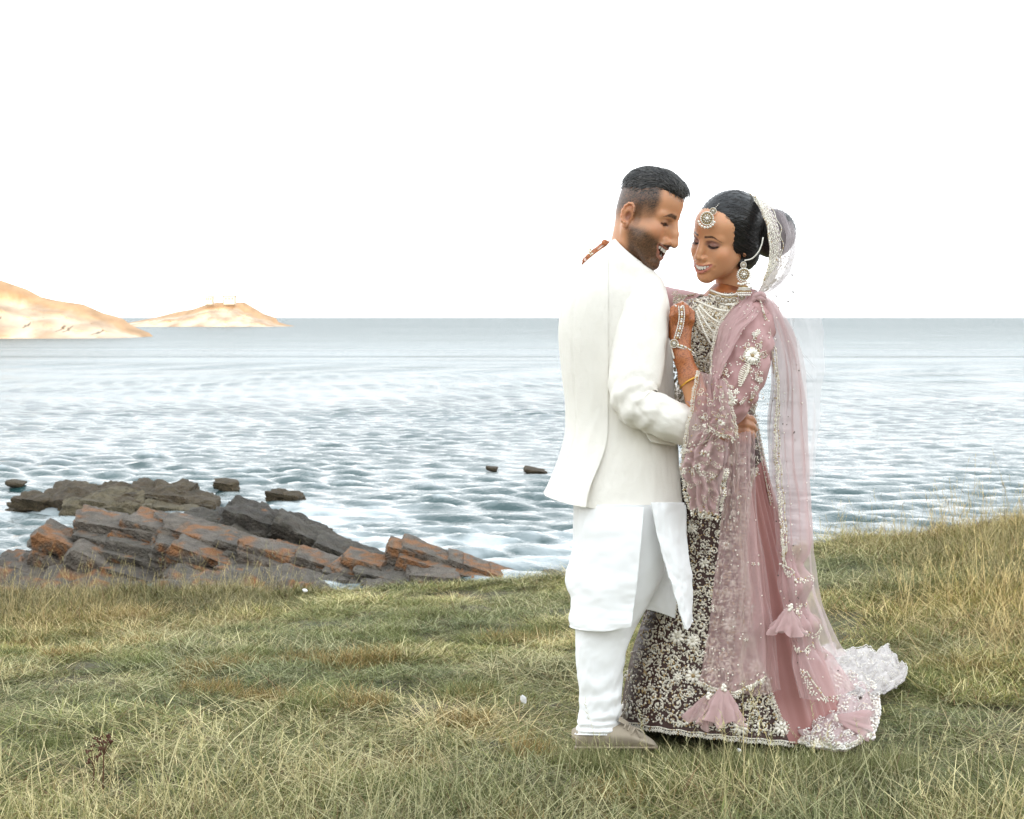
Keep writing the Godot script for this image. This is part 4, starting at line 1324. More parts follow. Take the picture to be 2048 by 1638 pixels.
func groom_clothes(g: Node3D, inv: Transform3D) -> void:
	var cream := cloth_mat(lin(0.87, 0.83, 0.755), true, 0.75)
	var white := cloth_mat(lin(0.90, 0.90, 0.90), false, 0.8)
	# jacket
	var jk := Node3D.new()
	nest(jk, "jacket", g)
	sheet("jacket_body", jacket_grid(220, 150), 220, 150, cream, jk, inv)
	# collar band
	var rows := []
	for k in [[476, 1229, 530, 1291, -0.004], [474, 1230, 528, 1291, 0.003], [478, 1228, 533, 1293, 0.005], [490, 1218, 542, 1298, 0.006], [500, 1208, 550, 1304, 0.004]]:
		var r := []
		for i in 24: r.append(ring_point([k[0], k[1], k[2], k[3], -0.005, 0.074, 6], TAU * i / 24, k[4], 2.0))
		rows.append(r)
	sheet("collar", loft(rows, 72, 16, true), 72, 16, cream, jk, inv, true)
	# near sleeve, bent at the elbow, going round her waist
	var nu := 72; var nv := 170
	var sl := sleeve_grid([[1262, 556, 0.0, 30, 1.0], [1276, 580, -0.045, 48, 0.95], [1283, 620, -0.075, 54, 0.92], [1279, 680, -0.105, 55, 0.9], [1272, 740, -0.13, 53, 0.9], [1267, 778, -0.15, 48, 0.92], [1276, 808, -0.165, 43, 0.95], [1304, 824, -0.17, 40, 0.95], [1345, 842, -0.158, 40, 0.92], [1385, 855, -0.115, 38, 0.9], [1425, 864, -0.07, 32, 0.9]], nu, nv, 8)
	var n := grid_normals(sl, nu, nv, true)
	var nz := noise(1.0, 18, 3)
	for j in nv:
		var t := float(j) / (nv - 1)
		for i in nu:
			var ang := TAU * i / nu
			var inner := 0.5 + 0.5 * cos(ang - 0.0)          # towards the crook of the arm
			var bend := exp(-pow((t - 0.60) / 0.13, 2.0))
			var fore := smoothstep(0.58, 0.70, t)
			var upper := exp(-pow((t - 0.16) / 0.10, 2.0))
			var w := 0.0048 * bend * sin(t * 72.0 + 2.2 * sin(ang) + 3.0 * nz.get_noise_2d(ang, t * 3.0)) * (0.35 + 0.65 * inner)
			w += 0.0016 * fore * sin(t * 55.0 + 3.5 * sin(ang + 0.6) + 4.0 * nz.get_noise_2d(ang + 5.0, t * 4.0))
			w += 0.0018 * upper * sin(t * 60.0 + 3.0 * cos(ang) + 3.0 * nz.get_noise_2d(ang + 9.0, t * 5.0))
			w += 0.002 * nz.get_noise_3d(cos(ang) * 2.0, sin(ang) * 2.0, t * 10.0)
			sl[j * nu + i] += n[j * nu + i] * w
	sheet("sleeve", sl, nu, nv, cream, jk, inv, true)
	var fs := sleeve_grid([[1186, 585, 0.05, 24, 1.0], [1172, 630, 0.08, 38, 1.0], [1170, 720, 0.15, 44, 1.0], [1230, 800, 0.22, 42, 1.0], [1380, 800, 0.30, 36, 1.0]], 28, 40, 9)
	sheet("sleeve", fs, 28, 40, cream, jk, inv, true)
	# pocket flap
	var fl := loft([rowF([1288, 853, -0.134, 1315, 862, -0.125, 1350, 872, -0.100]), rowF([1294, 870, -0.140, 1318, 876, -0.131, 1351, 884, -0.104]), rowF([1302, 884, -0.142, 1322, 887, -0.134, 1352, 892, -0.106])], 14, 8)
	thick("pocket_flap", fl, 14, 8, 0.004, cream, jk, inv)
	# kurta
	var kt := Node3D.new()
	nest(kt, "kurta", g)
	var back := loft([
		rowF([1172, 1000, 0.13, 1148, 1005, 0.04, 1164, 1010, -0.105, 1215, 1015, -0.170, 1288, 1015, -0.180]),
		rowF([1168, 1060, 0.13, 1147, 1060, 0.04, 1162, 1062, -0.115, 1214, 1065, -0.185, 1284, 1066, -0.193]),
		rowF([1162, 1110, 0.14, 1142, 1112, 0.05, 1160, 1114, -0.115, 1213, 1116, -0.190, 1279, 1118, -0.200]),
		rowF([1150, 1158, 0.15, 1129, 1160, 0.06, 1152, 1162, -0.115, 1212, 1166, -0.195, 1274, 1170, -0.203]),
		rowF([1158, 1192, 0.15, 1141, 1194, 0.06, 1152, 1200, -0.115, 1208, 1206, -0.197, 1269, 1206, -0.203]),
		rowF([1158, 1226, 0.15, 1139, 1228, 0.06, 1148, 1236, -0.115, 1205, 1242, -0.198, 1265, 1236, -0.203]),
		rowF([1160, 1242, 0.15, 1140, 1247, 0.06, 1147, 1257, -0.115, 1204, 1264, -0.198, 1262, 1254, -0.203])], 80, 110)
	thick("back_panel", crease(back, 80, 110, 0.006, 2.0, 3.0, 71), 80, 110, 0.003, white, kt, inv)
	var front := loft([
		rowF([1302, 1005, -0.180, 1335, 1005, -0.160, 1368, 1005, -0.095]),
		rowF([1318, 1085, -0.185, 1346, 1085, -0.167, 1375, 1085, -0.105]),
		rowF([1336, 1145, -0.187, 1360, 1145, -0.170, 1383, 1145, -0.115]),
		rowF([1352, 1200, -0.185, 1369, 1200, -0.170, 1386, 1200, -0.125]),
		rowF([1370, 1258, -0.180, 1377, 1260, -0.170, 1386, 1243, -0.135])], 30, 80)
	thick("front_panel", crease(front, 30, 80, 0.006, 2.0, 4.0, 72), 30, 80, 0.003, white, kt, inv)
	var inner := loft([
		rowF([1275, 1010, -0.05, 1330, 1010, -0.045, 1372, 1010, -0.03]),
		rowF([1285, 1120, -0.05, 1330, 1125, -0.045, 1375, 1130, -0.03]),
		rowF([1290, 1218, -0.045, 1326, 1228, -0.045, 1366, 1243, -0.03])], 24, 50)
	thick("inner_panel", crease(inner, 24, 50, 0.006, 2.0, 3.0, 73), 24, 50, 0.003, white, kt, inv)
	# trousers
	var tr := Node3D.new()
	nest(tr, "trousers", g)
	for leg in 2:
		var rr := []
		for q in [[1008, 1156, 1340], [1080, 1154, 1338], [1135, 1153, 1330], [1180, 1151, 1312], [1225, 1150, 1288], [1262, 1150, 1268], [1300, 1151, 1254], [1345, 1154, 1246], [1390, 1158, 1243], [1425, 1158, 1241], [1452, 1153, 1238], [1469, 1151, 1236]]:
			rr.append([q[0], q[1] + leg * 10, q[0] + 1, q[2] - leg * 14, -0.085 + leg * 0.15, 0.062 + 0.02 * smoothstep(1250, 1010, q[0]), 1])
		var a := 64; var b := 150
		var p := PackedVector3Array()
		var wn := noise(1.0, 83 + leg, 3)
		for j in b:
			var t := float(j) / (b - 1)
			var r := ring_at(rr, t)
			for i in a:
				var phi := TAU * i / a
				var o := 0.004 * wn.get_noise_3d(cos(phi) * 1.6, sin(phi) * 1.6, t * 9.0)
				o += 0.0035 * smoothstep(0.55, 0.75, t) * sin(t * 62.0 + 2.5 * sin(phi + 0.8) + 3.0 * wn.get_noise_2d(phi, t * 4.0)) * (0.4 + 0.6 * maxf(0.0, cos(phi)))
				o += 0.0022 * smoothstep(0.80, 0.9, t) * sin(t * 110.0 + 3.0 * sin(phi))
				p.append(ring_point(r, phi, o, 2.1))
		sheet("trouser_leg", p, a, b, white, tr, inv, true)
	groom_shoes(g, inv)

func groom_shoes(g: Node3D, inv: Transform3D) -> void:
	var suede := mat(lin(0.36, 0.30, 0.225), 0.92)
	suede.rim_enabled = true
	suede.rim = 0.4
	var sole := mat(lin(0.30, 0.24, 0.17), 0.8)
	for k in 2:
		var s := Node3D.new()
		nest(s, "shoe", g)
		var dz := -0.105 + 0.21 * k
		var ox := -8.0 * k
		# cross sections from heel to toe: [px, top py, half width m, bottom py]
		var rows := []
		for c in [[1151, 1464, 0.018, 1490], [1156, 1456, 0.034, 1494], [1180, 1450, 0.040, 1496], [1210, 1448, 0.040, 1497], [1236, 1448, 0.042, 1497], [1258, 1449, 0.046, 1498], [1280, 1463, 0.050, 1498], [1298, 1474, 0.047, 1498], [1308, 1482, 0.036, 1497], [1313, 1489, 0.016, 1495]]:
			var r := []
			for i in 16:
				var g2 := TAU * i / 16
				var yy: float = lerpf(c[3], c[1], 0.5 + 0.5 * sin(g2)) 
				r.append(F(c[0] + ox, yy, dz - 0.02 * (c[0] - 1230) / 80.0 + c[2] * cos(g2) * (1.0 - 0.35 * maxf(0.0, sin(g2)))))
			rows.append(r)
		sheet("upper", loft(rows, 40, 60, true), 40, 60, suede, s, inv, true)
		rows = []
		for c in [[1149, 0.016], [1156, 0.036], [1200, 0.043], [1240, 0.044], [1275, 0.053], [1300, 0.049], [1311, 0.036], [1316, 0.014]]:
			var r := []
			for i in 12:
				var g2 := TAU * i / 12
				r.append(F(c[0] + ox, 1496 - 5.0 * sin(g2), dz - 0.02 * (c[0] - 1230) / 80.0 + c[1] * cos(g2)))
			rows.append(r)
		sheet("sole", loft(rows, 24, 40, true), 24, 40, sole, s, inv, true)
		var tg := loft([rowF([1236 + ox, 1442, dz - 0.03, 1240 + ox, 1432, dz, 1236 + ox, 1442, dz + 0.03]), rowF([1256 + ox, 1452, dz - 0.034, 1259 + ox, 1445, dz, 1256 + ox, 1452, dz + 0.03])], 12, 8)
		sheet("tongue", tg, 12, 8, suede, s, inv)
		for lace in 4:
			var x := 1250.0 + lace * 7.5 + ox
			var y := 1446.0 + lace * 4.6
			var tb := tube([inv * F(x - 2, y + 10, dz - 0.048), inv * F(x + 2, y + 2, dz - 0.03), inv * F(x + 3, y - 2, dz), inv * F(x + 2, y + 4, dz + 0.034)], [0.0028, 0.0028], 6, 10)
			put("lace", build(tb[0], tb[1]), suede, s)
		for e in [[1282, 1476], [1262, 1470], [1290, 1470]]:
			var tb := tube([inv * F(1270 + ox, 1456, dz - 0.035), inv * F((1270 + e[0]) * 0.5 + 2 + ox, e[1] - 10, dz - 0.055), inv * F(e[0] + ox, e[1], dz - 0.058)], [0.0028, 0.0024], 6, 8)
			put("lace", build(tb[0], tb[1]), suede, s)

# ---- the bride ----------------------------------------------------------------------------------------------
func bride_skin(p: Vector3, nz: FastNoiseLite) -> Color:
	var skin := Color(0.66, 0.33, 0.175)
	var s := 0.5 + 0.5 * nz.get_noise_3dv(p * 14.0)
	var c := skin.lerp(Color(0.56, 0.26, 0.13), 0.35 * s)
	c = c.lerp(Color(0.58, 0.22, 0.11), 0.5 * (1.0 - smoothstep(0.008, 0.034, Vector3(absf(p.x) - 0.050, (p.y + 0.030) * 0.9, p.z - 0.052).length())))
	var mt := Vector2(p.x / 0.0370, (p.y + 0.0770 - 0.015 * pow(p.x / 0.034, 2.0)) / 0.0142)
	if p.z > 0.065 and mt.length() < 1.0: c = c.lerp(Color(0.50, 0.17, 0.135), 0.85)
	if p.z > 0.05 and absf(p.x) < 0.034 and absf(p.y + 0.0757 - 0.012 * pow(p.x / 0.034, 2.0)) < 0.0092 and p.z < 0.0915 - 0.019 * pow(p.x / 0.031, 2.0): c = Color(0.06, 0.014, 0.012)
	var ax := absf(p.x)
	var by := 0.0235 + 0.16 * (ax - 0.012) - 6.5 * pow(maxf(ax - 0.032, 0.0), 1.55)
	var bw := 0.0034 * smoothstep(0.060, 0.030, ax) + 0.0009
	var br := smoothstep(bw, bw * 0.5, absf(p.y - by)) * smoothstep(0.009, 0.014, ax) * smoothstep(0.058, 0.053, ax)
	if p.z > 0.035: c = c.lerp(Color(0.030, 0.018, 0.012), br * 0.92)
	# mauve shadow on the lids, dark line at the lashes
	var lid := smoothstep(1.25, 0.75, Vector2((ax - 0.0325) / 0.0195, (p.y - 0.003) / 0.0125).length())
	if p.z > 0.045: c = c.lerp(Color(0.24, 0.115, 0.10), 0.85 * lid * smoothstep(-0.012, -0.004, p.y))
	var hi := smoothstep(1.0, 0.3, Vector2((ax - 0.027) / 0.010, (p.y + 0.000) / 0.006).length())
	if p.z > 0.06: c = c.lerp(Color(0.50, 0.30, 0.25), 0.6 * hi)
	var ly := -0.0068 + 22.0 * pow(ax - 0.033, 2.0) * 0.6
	var ln := smoothstep(0.0036, 0.0020, absf(p.y - ly)) * smoothstep(0.016, 0.02, ax) * smoothstep(0.052, 0.047, ax)
	if p.z > 0.045: c = c.lerp(Color(0.010, 0.007, 0.006), ln)
	return c

func make_bride() -> Node3D:
	var g := thing("person", "smiling woman in a rose net veil and heavily beaded plum dress with bridal jewellery", "person", F(1450, 1485, 0.12), "the embracing couple")
	bride_head = head_at(1445, 477, 0.03, -52.0, 12.0, -14.0, Vector3(1.06, 1.03, 1.06))
	var prims := head_prims(false)
	prims.append(bone(Vector3(0, -0.04, -0.030), Vector3(0.024, -0.215, -0.030), 0.044, 0.047, 0.03))
	job("bride_head", prims, Vector3(-0.10, -0.21, -0.13), Vector3(0.10, 0.13, 0.13), 0.0024)
	bride_hair_job()
	var bp := bride_hands()
	for i in bp.size(): job("bride_%d" % i, bp[i][0], bp[i][1], bp[i][2], bp[i][3])
	return g

func finish_bride(g: Node3D) -> void:
	var inv := Transform3D(Basis.IDENTITY, -g.position)
	var nz := noise(1.0, 15, 2)
	var h := done("bride_head")
	var bag := Bag.new()
	for i in h[0].size():
		var p: Vector3 = h[0][i]
		bag.v.append(inv * (bride_head * p))
		bag.col.append(bride_skin(p, nz))
	bag.ix = h[1]
	for k in 3:
		var m := done("bride_%d" % k)
		var at := bag.v.size()
		for i in m[0].size():
			bag.v.append(inv * m[0][i])
			bag.col.append(henna(m[0][i], nz))
		for i in m[1]: bag.ix.append(i + at)
	put("body", build(bag.v, bag.ix, bag.col), skin_mat(), g)
	teeth(g, inv * bride_head, false)
	bride_hair(g, inv)
	bride_clothes(g, inv)
	var lock := tube([inv * F(1411, 424, -0.02), inv * F(1402, 410, -0.02), inv * F(1400, 396, -0.01), inv * F(1406, 381, 0.0)], [0.0007, 0.0003], 5, 20)
	put("loose_hair", build(lock[0], lock[1]), mat(lin(0.03, 0.025, 0.022), 0.5), g)
	rng.seed = 8
	for s in [-1.0, 1.0]:
		var lash := Bag.new()
		for i in 22:
			var t := i / 21.0
			var ax := lerpf(0.018, 0.050, t)
			var q := Vector3(s * ax, -0.0068 + 13.0 * pow(ax - 0.033, 2.0), 0.0805 - 14.0 * pow(ax - 0.031, 2.0))
			var e := Vector3(s * (0.001 + 0.006 * (t - 0.25)), -0.0035 - 0.002 * sin(t * PI), 0.006)
			var pts := PackedVector3Array()
			for k in 3: pts.append(inv * (bride_head * (q + e * (k * 0.5) + Vector3(0, 0.0012 * k * k * 0.5, 0))))
			strand(lash, pts, 0.0007, Color(0.008, 0.006, 0.006), bride_head.basis.orthonormalized() * Vector3(0, 1, 0))
		put("eyelashes", build(lash.v, lash.ix, lash.col), mat(Color.WHITE, 0.6, 0.0, true), g)

func bride_hair_job() -> void:
	var p := []
	p.append(egg(Vector3(0, 0.044, -0.034), Vector3(0.084, 0.098, 0.112), 0.01))
	p.append(egg(Vector3(0, -0.02, -0.030), Vector3(0.086, 0.070, 0.065), 0.03))
	p.append(egg(Vector3(0.02, -0.05, -0.050), Vector3(0.062, 0.060, 0.060), 0.03))
	p.append(egg(Vector3(0.025, -0.015, -0.195), Vector3(0.066, 0.076, 0.074), 0.03))           # the bun
	p.append(egg(Vector3(-0.012, -0.012, 0.070), Vector3(0.069, 0.083, 0.082), 0.006, Vector3(0.1, 0, 0), true))      # the face
	p.append(egg(Vector3(0, -0.10, 0.03), Vector3(0.070, 0.075, 0.075), 0.006, Vector3.ZERO, true))
	p.append(egg(Vector3(0.085, -0.046, 0.004), Vector3(0.03, 0.018, 0.018), 0.006, Vector3.ZERO, true))
	job("bride_hair", p, Vector3(-0.12, -0.13, -0.29), Vector3(0.12, 0.16, 0.11), 0.0034)

func bride_hair(g: Node3D, inv: Transform3D) -> void:
	var m := done("bride_hair")
	var bag := Bag.new()
	var nz := noise(1.0, 3, 3)
	for q: Vector3 in m[0]:
		var d := nz.get_noise_3dv(Vector3(q.x * 60.0, q.y * 120.0, q.z * 30.0)) * 0.0016
		bag.v.append(inv * (bride_head * (q + (q - Vector3(0, 0.0, 0)).normalized() * d)))
		bag.col.append(Color(0.010, 0.008, 0.008))
	bag.ix = m[1]
	rng.seed = 24
	for i in 2600:
		var q: Vector3 = m[0][rng.randi() % m[0].size()]
		if q.z < -0.11 and rng.randf() < 0.6: continue
		var o := (q - Vector3(0, 0.01, -0.02)).normalized()
		var dirv := Vector3(signf(q.x) * 0.35, -0.55, -0.8).normalized()
		if q.z < -0.10: dirv = Vector3(-q.y + 0.0, q.x, 0.1)
		dirv = (dirv - o * dirv.dot(o)).normalized()
		var pts := PackedVector3Array()
		var l := rng.randf_range(0.03, 0.07)
		if ((q - Vector3(-0.012, -0.012, 0.070)) / Vector3(0.069, 0.083, 0.082)).length() < 1.45 or q.y < -0.04: l *= 0.3
		for k in 5:
			var t := k / 4.0
			var w := q + dirv * l * (t - 0.5) + o * (0.0012 - 0.005 * absf(t - 0.5))
			w -= o * pow(l * (t - 0.5), 2.0) * 7.0
			pts.append(inv * (bride_head * w))
		strand(bag, pts, rng.randf_range(0.0004, 0.0009), Color(0.014, 0.011, 0.010) * rng.randf_range(0.7, 2.6), bride_head.basis.orthonormalized() * o)
	put("hair", build(bag.v, bag.ix, bag.col), mat(Color.WHITE, 0.34, 0.0, true), g)

const DRESS := [
	[586, 1430, 587, 1492, 0.060, 0.045, 0],
	[593, 1408, 594, 1502, 0.080, 0.070, 0],
	[603, 1368, 606, 1526, 0.080, 0.100, 0],
	[630, 1344, 638, 1546, 0.085, 0.115, 0],
	[690, 1348, 690, 1540, 0.090, 0.125, 0],
	[760, 1364, 760, 1524, 0.090, 0.120, 0],
	[830, 1374, 830, 1508, 0.090, 0.115, 0],
	[890, 1368, 890, 1520, 0.100, 0.125, 0],
	[950, 1360, 950, 1535, 0.110, 0.145, 0],
	[1010, 1345, 1010, 1551, 0.130, 0.170, 0],
	[1100, 1325, 1100, 1578, 0.150, 0.200, 0],
	[1200, 1300, 1200, 1608, 0.170, 0.235, 2],
	[1300, 1268, 1312, 1640, 0.190, 0.270, 8],
	[1385, 1250, 1405, 1672, 0.200, 0.300, 12],
	[1440, 1243, 1486, 1700, 0.200, 0.320, 14]]

var dress_rings := []

func dress_pleat(phi: float, t: float) -> float:
	return 0.020 * smoothstep(0.45, 1.0, t) * sin(phi * 17.0 + 2.0 * sin(phi * 5.0) + t * 2.0) * (0.6 + 0.4 * sin(phi * 3.0)) + 0.004 * smoothstep(0.3, 0.5, t) * sin(phi * 41.0)

func on_dress(px: float, py: float, off := 0.0) -> Vector3:      # the near side of the dress as seen at (px, py)
	if dress_rings.is_empty():
		for i in 241: dress_rings.append(ring_at(DRESS, i / 240.0))
	var lo := 0; var hi := 240
	var c := 0.0
	while hi - lo > 1:
		var m := (lo + hi) >> 1
		var r: Array = dress_rings[m]
		c = clampf((px - (r[1] + r[3]) * 0.5) / ((r[3] - r[1]) * 0.5), -1.0, 1.0)
		var s := pow(maxf(0.0, 1.0 - pow(absf(c), 2.3)), 1.0 / 2.3)
		if lerpf(r[0], r[2], 0.5 + 0.5 * c) + r[6] * s < py: lo = m
		else: hi = m
	var q: Array = dress_rings[lo]
	var s2 := pow(maxf(0.0, 1.0 - pow(absf(c), 2.3)), 1.0 / 2.3)
	var phi := -acos(signf(c) * pow(absf(c), 1.15))
	var o := off + (dress_pleat(phi, lo / 240.0) if px > coat_edge(py) else 0.3 * dress_pleat(phi, lo / 240.0) + 0.010)
	return F(px, py, q[4] - s2 * (q[5] + o))

func hem_y(x: float) -> float:
	var f := clampf((x - 1243.0) / 457.0, 0.0, 1.0)
	return lerpf(1440.0, 1486.0, f) + 14.0 * pow(1.0 - pow(absf(2.0 * f - 1.0), 2.3), 1.0 / 2.3)

func coat_edge(y: float) -> float:
	var k := [[0, 1600], [890, 1560], [930, 1515], [960, 1502], [1000, 1495], [1100, 1490], [1200, 1497], [1300, 1515], [1400, 1545], [1500, 1585]]
	for i in range(1, k.size()):
		if y < k[i][0]: return lerpf(k[i - 1][1], k[i][1], (y - k[i - 1][0]) / float(k[i][0] - k[i - 1][0]))
	return 1585.0

# beadwork: every bead a small ellipsoid that lies on its cloth
class Beads:
	var xf := []
	var col := []
	var map: Callable
	var scale := 1.0
	var rng := RandomNumberGenerator.new()
	var silver := Color(0.72, 0.66, 0.54)
	var pearl := Color(0.84, 0.79, 0.69)
	var gold := Color(0.46, 0.32, 0.15)
	func bead(p: Vector2, r: float, along := Vector2.ZERO, long := 1.0, c := Color(0, 0, 0, 0)) -> void:
		var a: Vector3 = map.call(p.x, p.y)
		var e := 1.5
		var tx: Vector3 = (map.call(p.x + e, p.y) - a).normalized()
		var ty: Vector3 = (map.call(p.x, p.y + e) - a).normalized()
		var n := ty.cross(tx).normalized()
		if not n.is_finite() or n.length() < 0.5: return
		var d := along.normalized() if along != Vector2.ZERO else Vector2.RIGHT
		var t := (tx * d.x + ty * d.y).normalized()
		var b := n.cross(t).normalized()
		t = b.cross(n).normalized()
		var m := r / 646.0 * scale * 1.30
		xf.append(Transform3D(Basis(t * m * long, n * m * 0.75, b * m), a + n * m * 0.35))
		if c.a == 0.0:
			var q := rng.randf()
			c = silver if q < 0.6 else pearl if q < 0.85 else gold
			c = c * rng.randf_range(0.75, 1.15)
		col.append(c)
	func line(pts: Array, r: float, step: float, c := Color(0, 0, 0, 0)) -> void:
		var left := 0.0
		for i in pts.size() - 1:
			var a: Vector2 = pts[i]; var b: Vector2 = pts[i + 1]
			var l := a.distance_to(b)
			var s := left
			while s < l:
				bead(a.lerp(b, s / l), r, b - a, 1.15, c)
				s += step
			left = s - l
	func flower(c: Vector2, R: float, petals := 7) -> void:
		bead(c, R * 0.26)
		var g := rng.randf() * TAU
		for i in petals:
			var d := Vector2.from_angle(g + TAU * i / petals)
			bead(c + d * R * 0.62, R * 0.21, d, 1.75, pearl * rng.randf_range(0.85, 1.1))
		if R > 9.0:
			for i in petals * 2: bead(c + Vector2.from_angle(g + TAU * (i + 0.5) / petals / 2) * R * 1.08, R * 0.10)
	func scroll(c: Vector2, R: float, turn: float, sg: float) -> void:
		var pts := []
		for i in 26:
			var t := i / 25.0
			pts.append(c + Vector2.from_angle(turn + sg * t * 8.2) * R * (1.0 - 0.83 * t))
		line(pts, R * 0.115, R * 0.20)
		bead(c, R * 0.17)
		for i in 5:
			var d := Vector2.from_angle(turn + sg * (0.4 + i * 0.55))
			bead(c + d * R * 1.18, R * 0.12, d, 1.9)
	func paisley(c: Vector2, R: float, turn: float, sg: float) -> void:
		var pts := []
		for i in 24:
			var a := TAU * i / 23.0
			var q := Vector2(cos(a) * 0.62, sin(a) * 0.62)
			var k := maxf(0.0, q.y)
			q += Vector2(sg * k * k * 1.6, k * 1.0)
			pts.append(c + q.rotated(turn) * R)
		line(pts, R * 0.10, R * 0.18)
		for i in 9:
			var q := Vector2.from_angle(rng.randf() * TAU) * R * 0.42 * sqrt(rng.randf())
			bead(c + q.rotated(turn), R * 0.12)
		flower(c, R * 0.34, 5)
	func sprig(c: Vector2, L: float, turn: float) -> void:
		var d := Vector2.from_angle(turn)
		for i in 6:
			var t := i / 5.0 - 0.5
			var p := c + d * L * t + d.orthogonal() * L * 0.12 * sin(t * 4.0)
			bead(p, L * 0.045, d, 1.5)
			if i:
				for s in [-1.0, 1.0]: bead(p + d.rotated(s * 0.9) * L * 0.13 * (1.25 - t), L * 0.055, d.rotated(s * 0.9), 2.0)
	func fill(inside: Callable, box: Rect2, n: int, r0: float, r1: float, dots: int) -> void:
		var placed := []
		for i in n:
			var p := box.position + Vector2(rng.randf(), rng.randf()) * box.size
			if not inside.call(p.x, p.y): continue
			var R := lerpf(r1, r0, minf(1.0, float(i) / n * 1.3))
			var ok := true
			for q in placed:
				if p.distance_to(q[0]) < (R + q[1]) * 0.90:
					ok = false
					break
			if not ok: continue
			placed.append([p, R])
			var k := rng.randf()
			var a := rng.randf() * TAU
			var sg := 1.0 if rng.randf() < 0.5 else -1.0
			if k < 0.18: flower(p, R * 0.85, rng.randi_range(6, 9))
			elif k < 0.55: scroll(p, R * 0.82, a, sg)
			elif k < 0.86: paisley(p, R * 0.72, a, sg)
			else: sprig(p, R * 1.9, a)
		for i in dots:
			var p := box.position + Vector2(rng.randf(), rng.randf()) * box.size
			if inside.call(p.x, p.y): bead(p, rng.randf_range(0.9, 1.6), Vector2.from_angle(rng.randf() * TAU), rng.randf_range(1.0, 1.8))
	func border(pts: Array, w: float, inward: float) -> void:      # scalloped edge: cord, flowers and leaves
		line(pts, w * 0.10, w * 0.17)
		var l := 0.0
		for i in pts.size() - 1:
			var a: Vector2 = pts[i]; var b: Vector2 = pts[i + 1]
			var d := (b - a).normalized()
			var nrm := d.orthogonal() * inward
			var len := a.distance_to(b)
			var s := 0.0
			while s < len:
				var p := a + d * s
				var k := int(floor((l + s) / (w * 0.55)))
				if k % 2 == 0: flower(p + nrm * w * 0.45, w * 0.36, 6)
				else:
					bead(p + nrm * w * 0.35, w * 0.10, nrm, 2.0)
					bead(p + nrm * w * 0.70, w * 0.08, nrm, 1.7)
					bead(p + nrm * w * 0.55 + d * w * 0.16, w * 0.08, nrm + d, 1.6)
					bead(p + nrm * w * 0.55 - d * w * 0.16, w * 0.08, nrm - d, 1.6)
				s += w * 0.55
			l += len

var bead_mesh: ArrayMesh
var bead_mat: StandardMaterial3D
func sew(b: Beads, called: String, parent: Node3D, inv: Transform3D) -> void:
	if bead_mesh == null:
		var s := blob(Vector3.ZERO, Vector3.ONE, Basis.IDENTITY, 6, 4)
		bead_mesh = build(s[0], s[1])
		bead_mat = mat(Color.WHITE, 0.32, 0.15, true)
	var xf := []
	for t: Transform3D in b.xf: xf.append(inv * t)
	multi(called, bead_mesh, bead_mat, xf, b.col, parent)

func new_beads(map: Callable, sd: int) -> Beads:
	var b := Beads.new()
	b.map = map
	b.rng.seed = sd
	return b

func net_mat(c: Color, a: float) -> StandardMaterial3D:
	var m := mat(c, 0.7)
	m.albedo_color.a = a
	m.transparency = BaseMaterial3D.TRANSPARENCY_ALPHA
	m.backlight_enabled = true
	m.backlight = Color(0.7, 0.7, 0.7)
	return m

# a hanging net panel: control rows, gathered into pleats that run down it; returns its grid for the beadwork
func net(called: String, rows: Array, nu: int, nv: int, pleats: float, amp: float, m: Material, parent: Node3D, inv: Transform3D, sd: int) -> PackedVector3Array:
	var rr := []
	for r in rows: rr.append(rowF(r))
	var p := loft(rr, nu, nv)
	var n := grid_normals(p, nu, nv)
	var nz := noise(1.0, sd, 2)
	for j in nv:
		for i in nu:
			var u := float(i) / (nu - 1); var v := float(j) / (nv - 1)
			var w := amp * sin(TAU * pleats * (u + 0.10 * nz.get_noise_2d(u * 2.0, v * 2.5)) + sd) * (0.7 + 0.5 * nz.get_noise_2d(u * 5.0, v * 3.0 + 7.0)) + amp * 0.8 * nz.get_noise_2d(u * 4.0, v * 5.0)
			p[j * nu + i] += n[j * nu + i] * w
	sheet(called, p, nu, nv, m, parent, inv)
	return p

func on_grid(p: PackedVector3Array, nu: int, nv: int, sx: float, sy: float, off: float) -> Callable:      # x 0..sx across, y 0..sy down the sheet
	return func(x: float, y: float) -> Vector3:
		var u := clampf(x / sx, 0.0, 1.0) * (nu - 1.001); var v := clampf(y / sy, 0.0, 1.0) * (nv - 1.001)
		var i := int(u); var j := int(v)
		var a := p[j * nu + i].lerp(p[j * nu + i + 1], u - i)
		var b := p[(j + 1) * nu + i].lerp(p[(j + 1) * nu + i + 1], u - i)
		var over := 0.5 if x < 0.0 or x > sx or y < 0.0 or y > sy else 0.0
		return a.lerp(b, v - j) + Vector3(0, 0, off) + Vector3((x - clampf(x, 0, sx)) / 646.0, -(y - clampf(y, 0, sy)) / 646.0, 0.0)

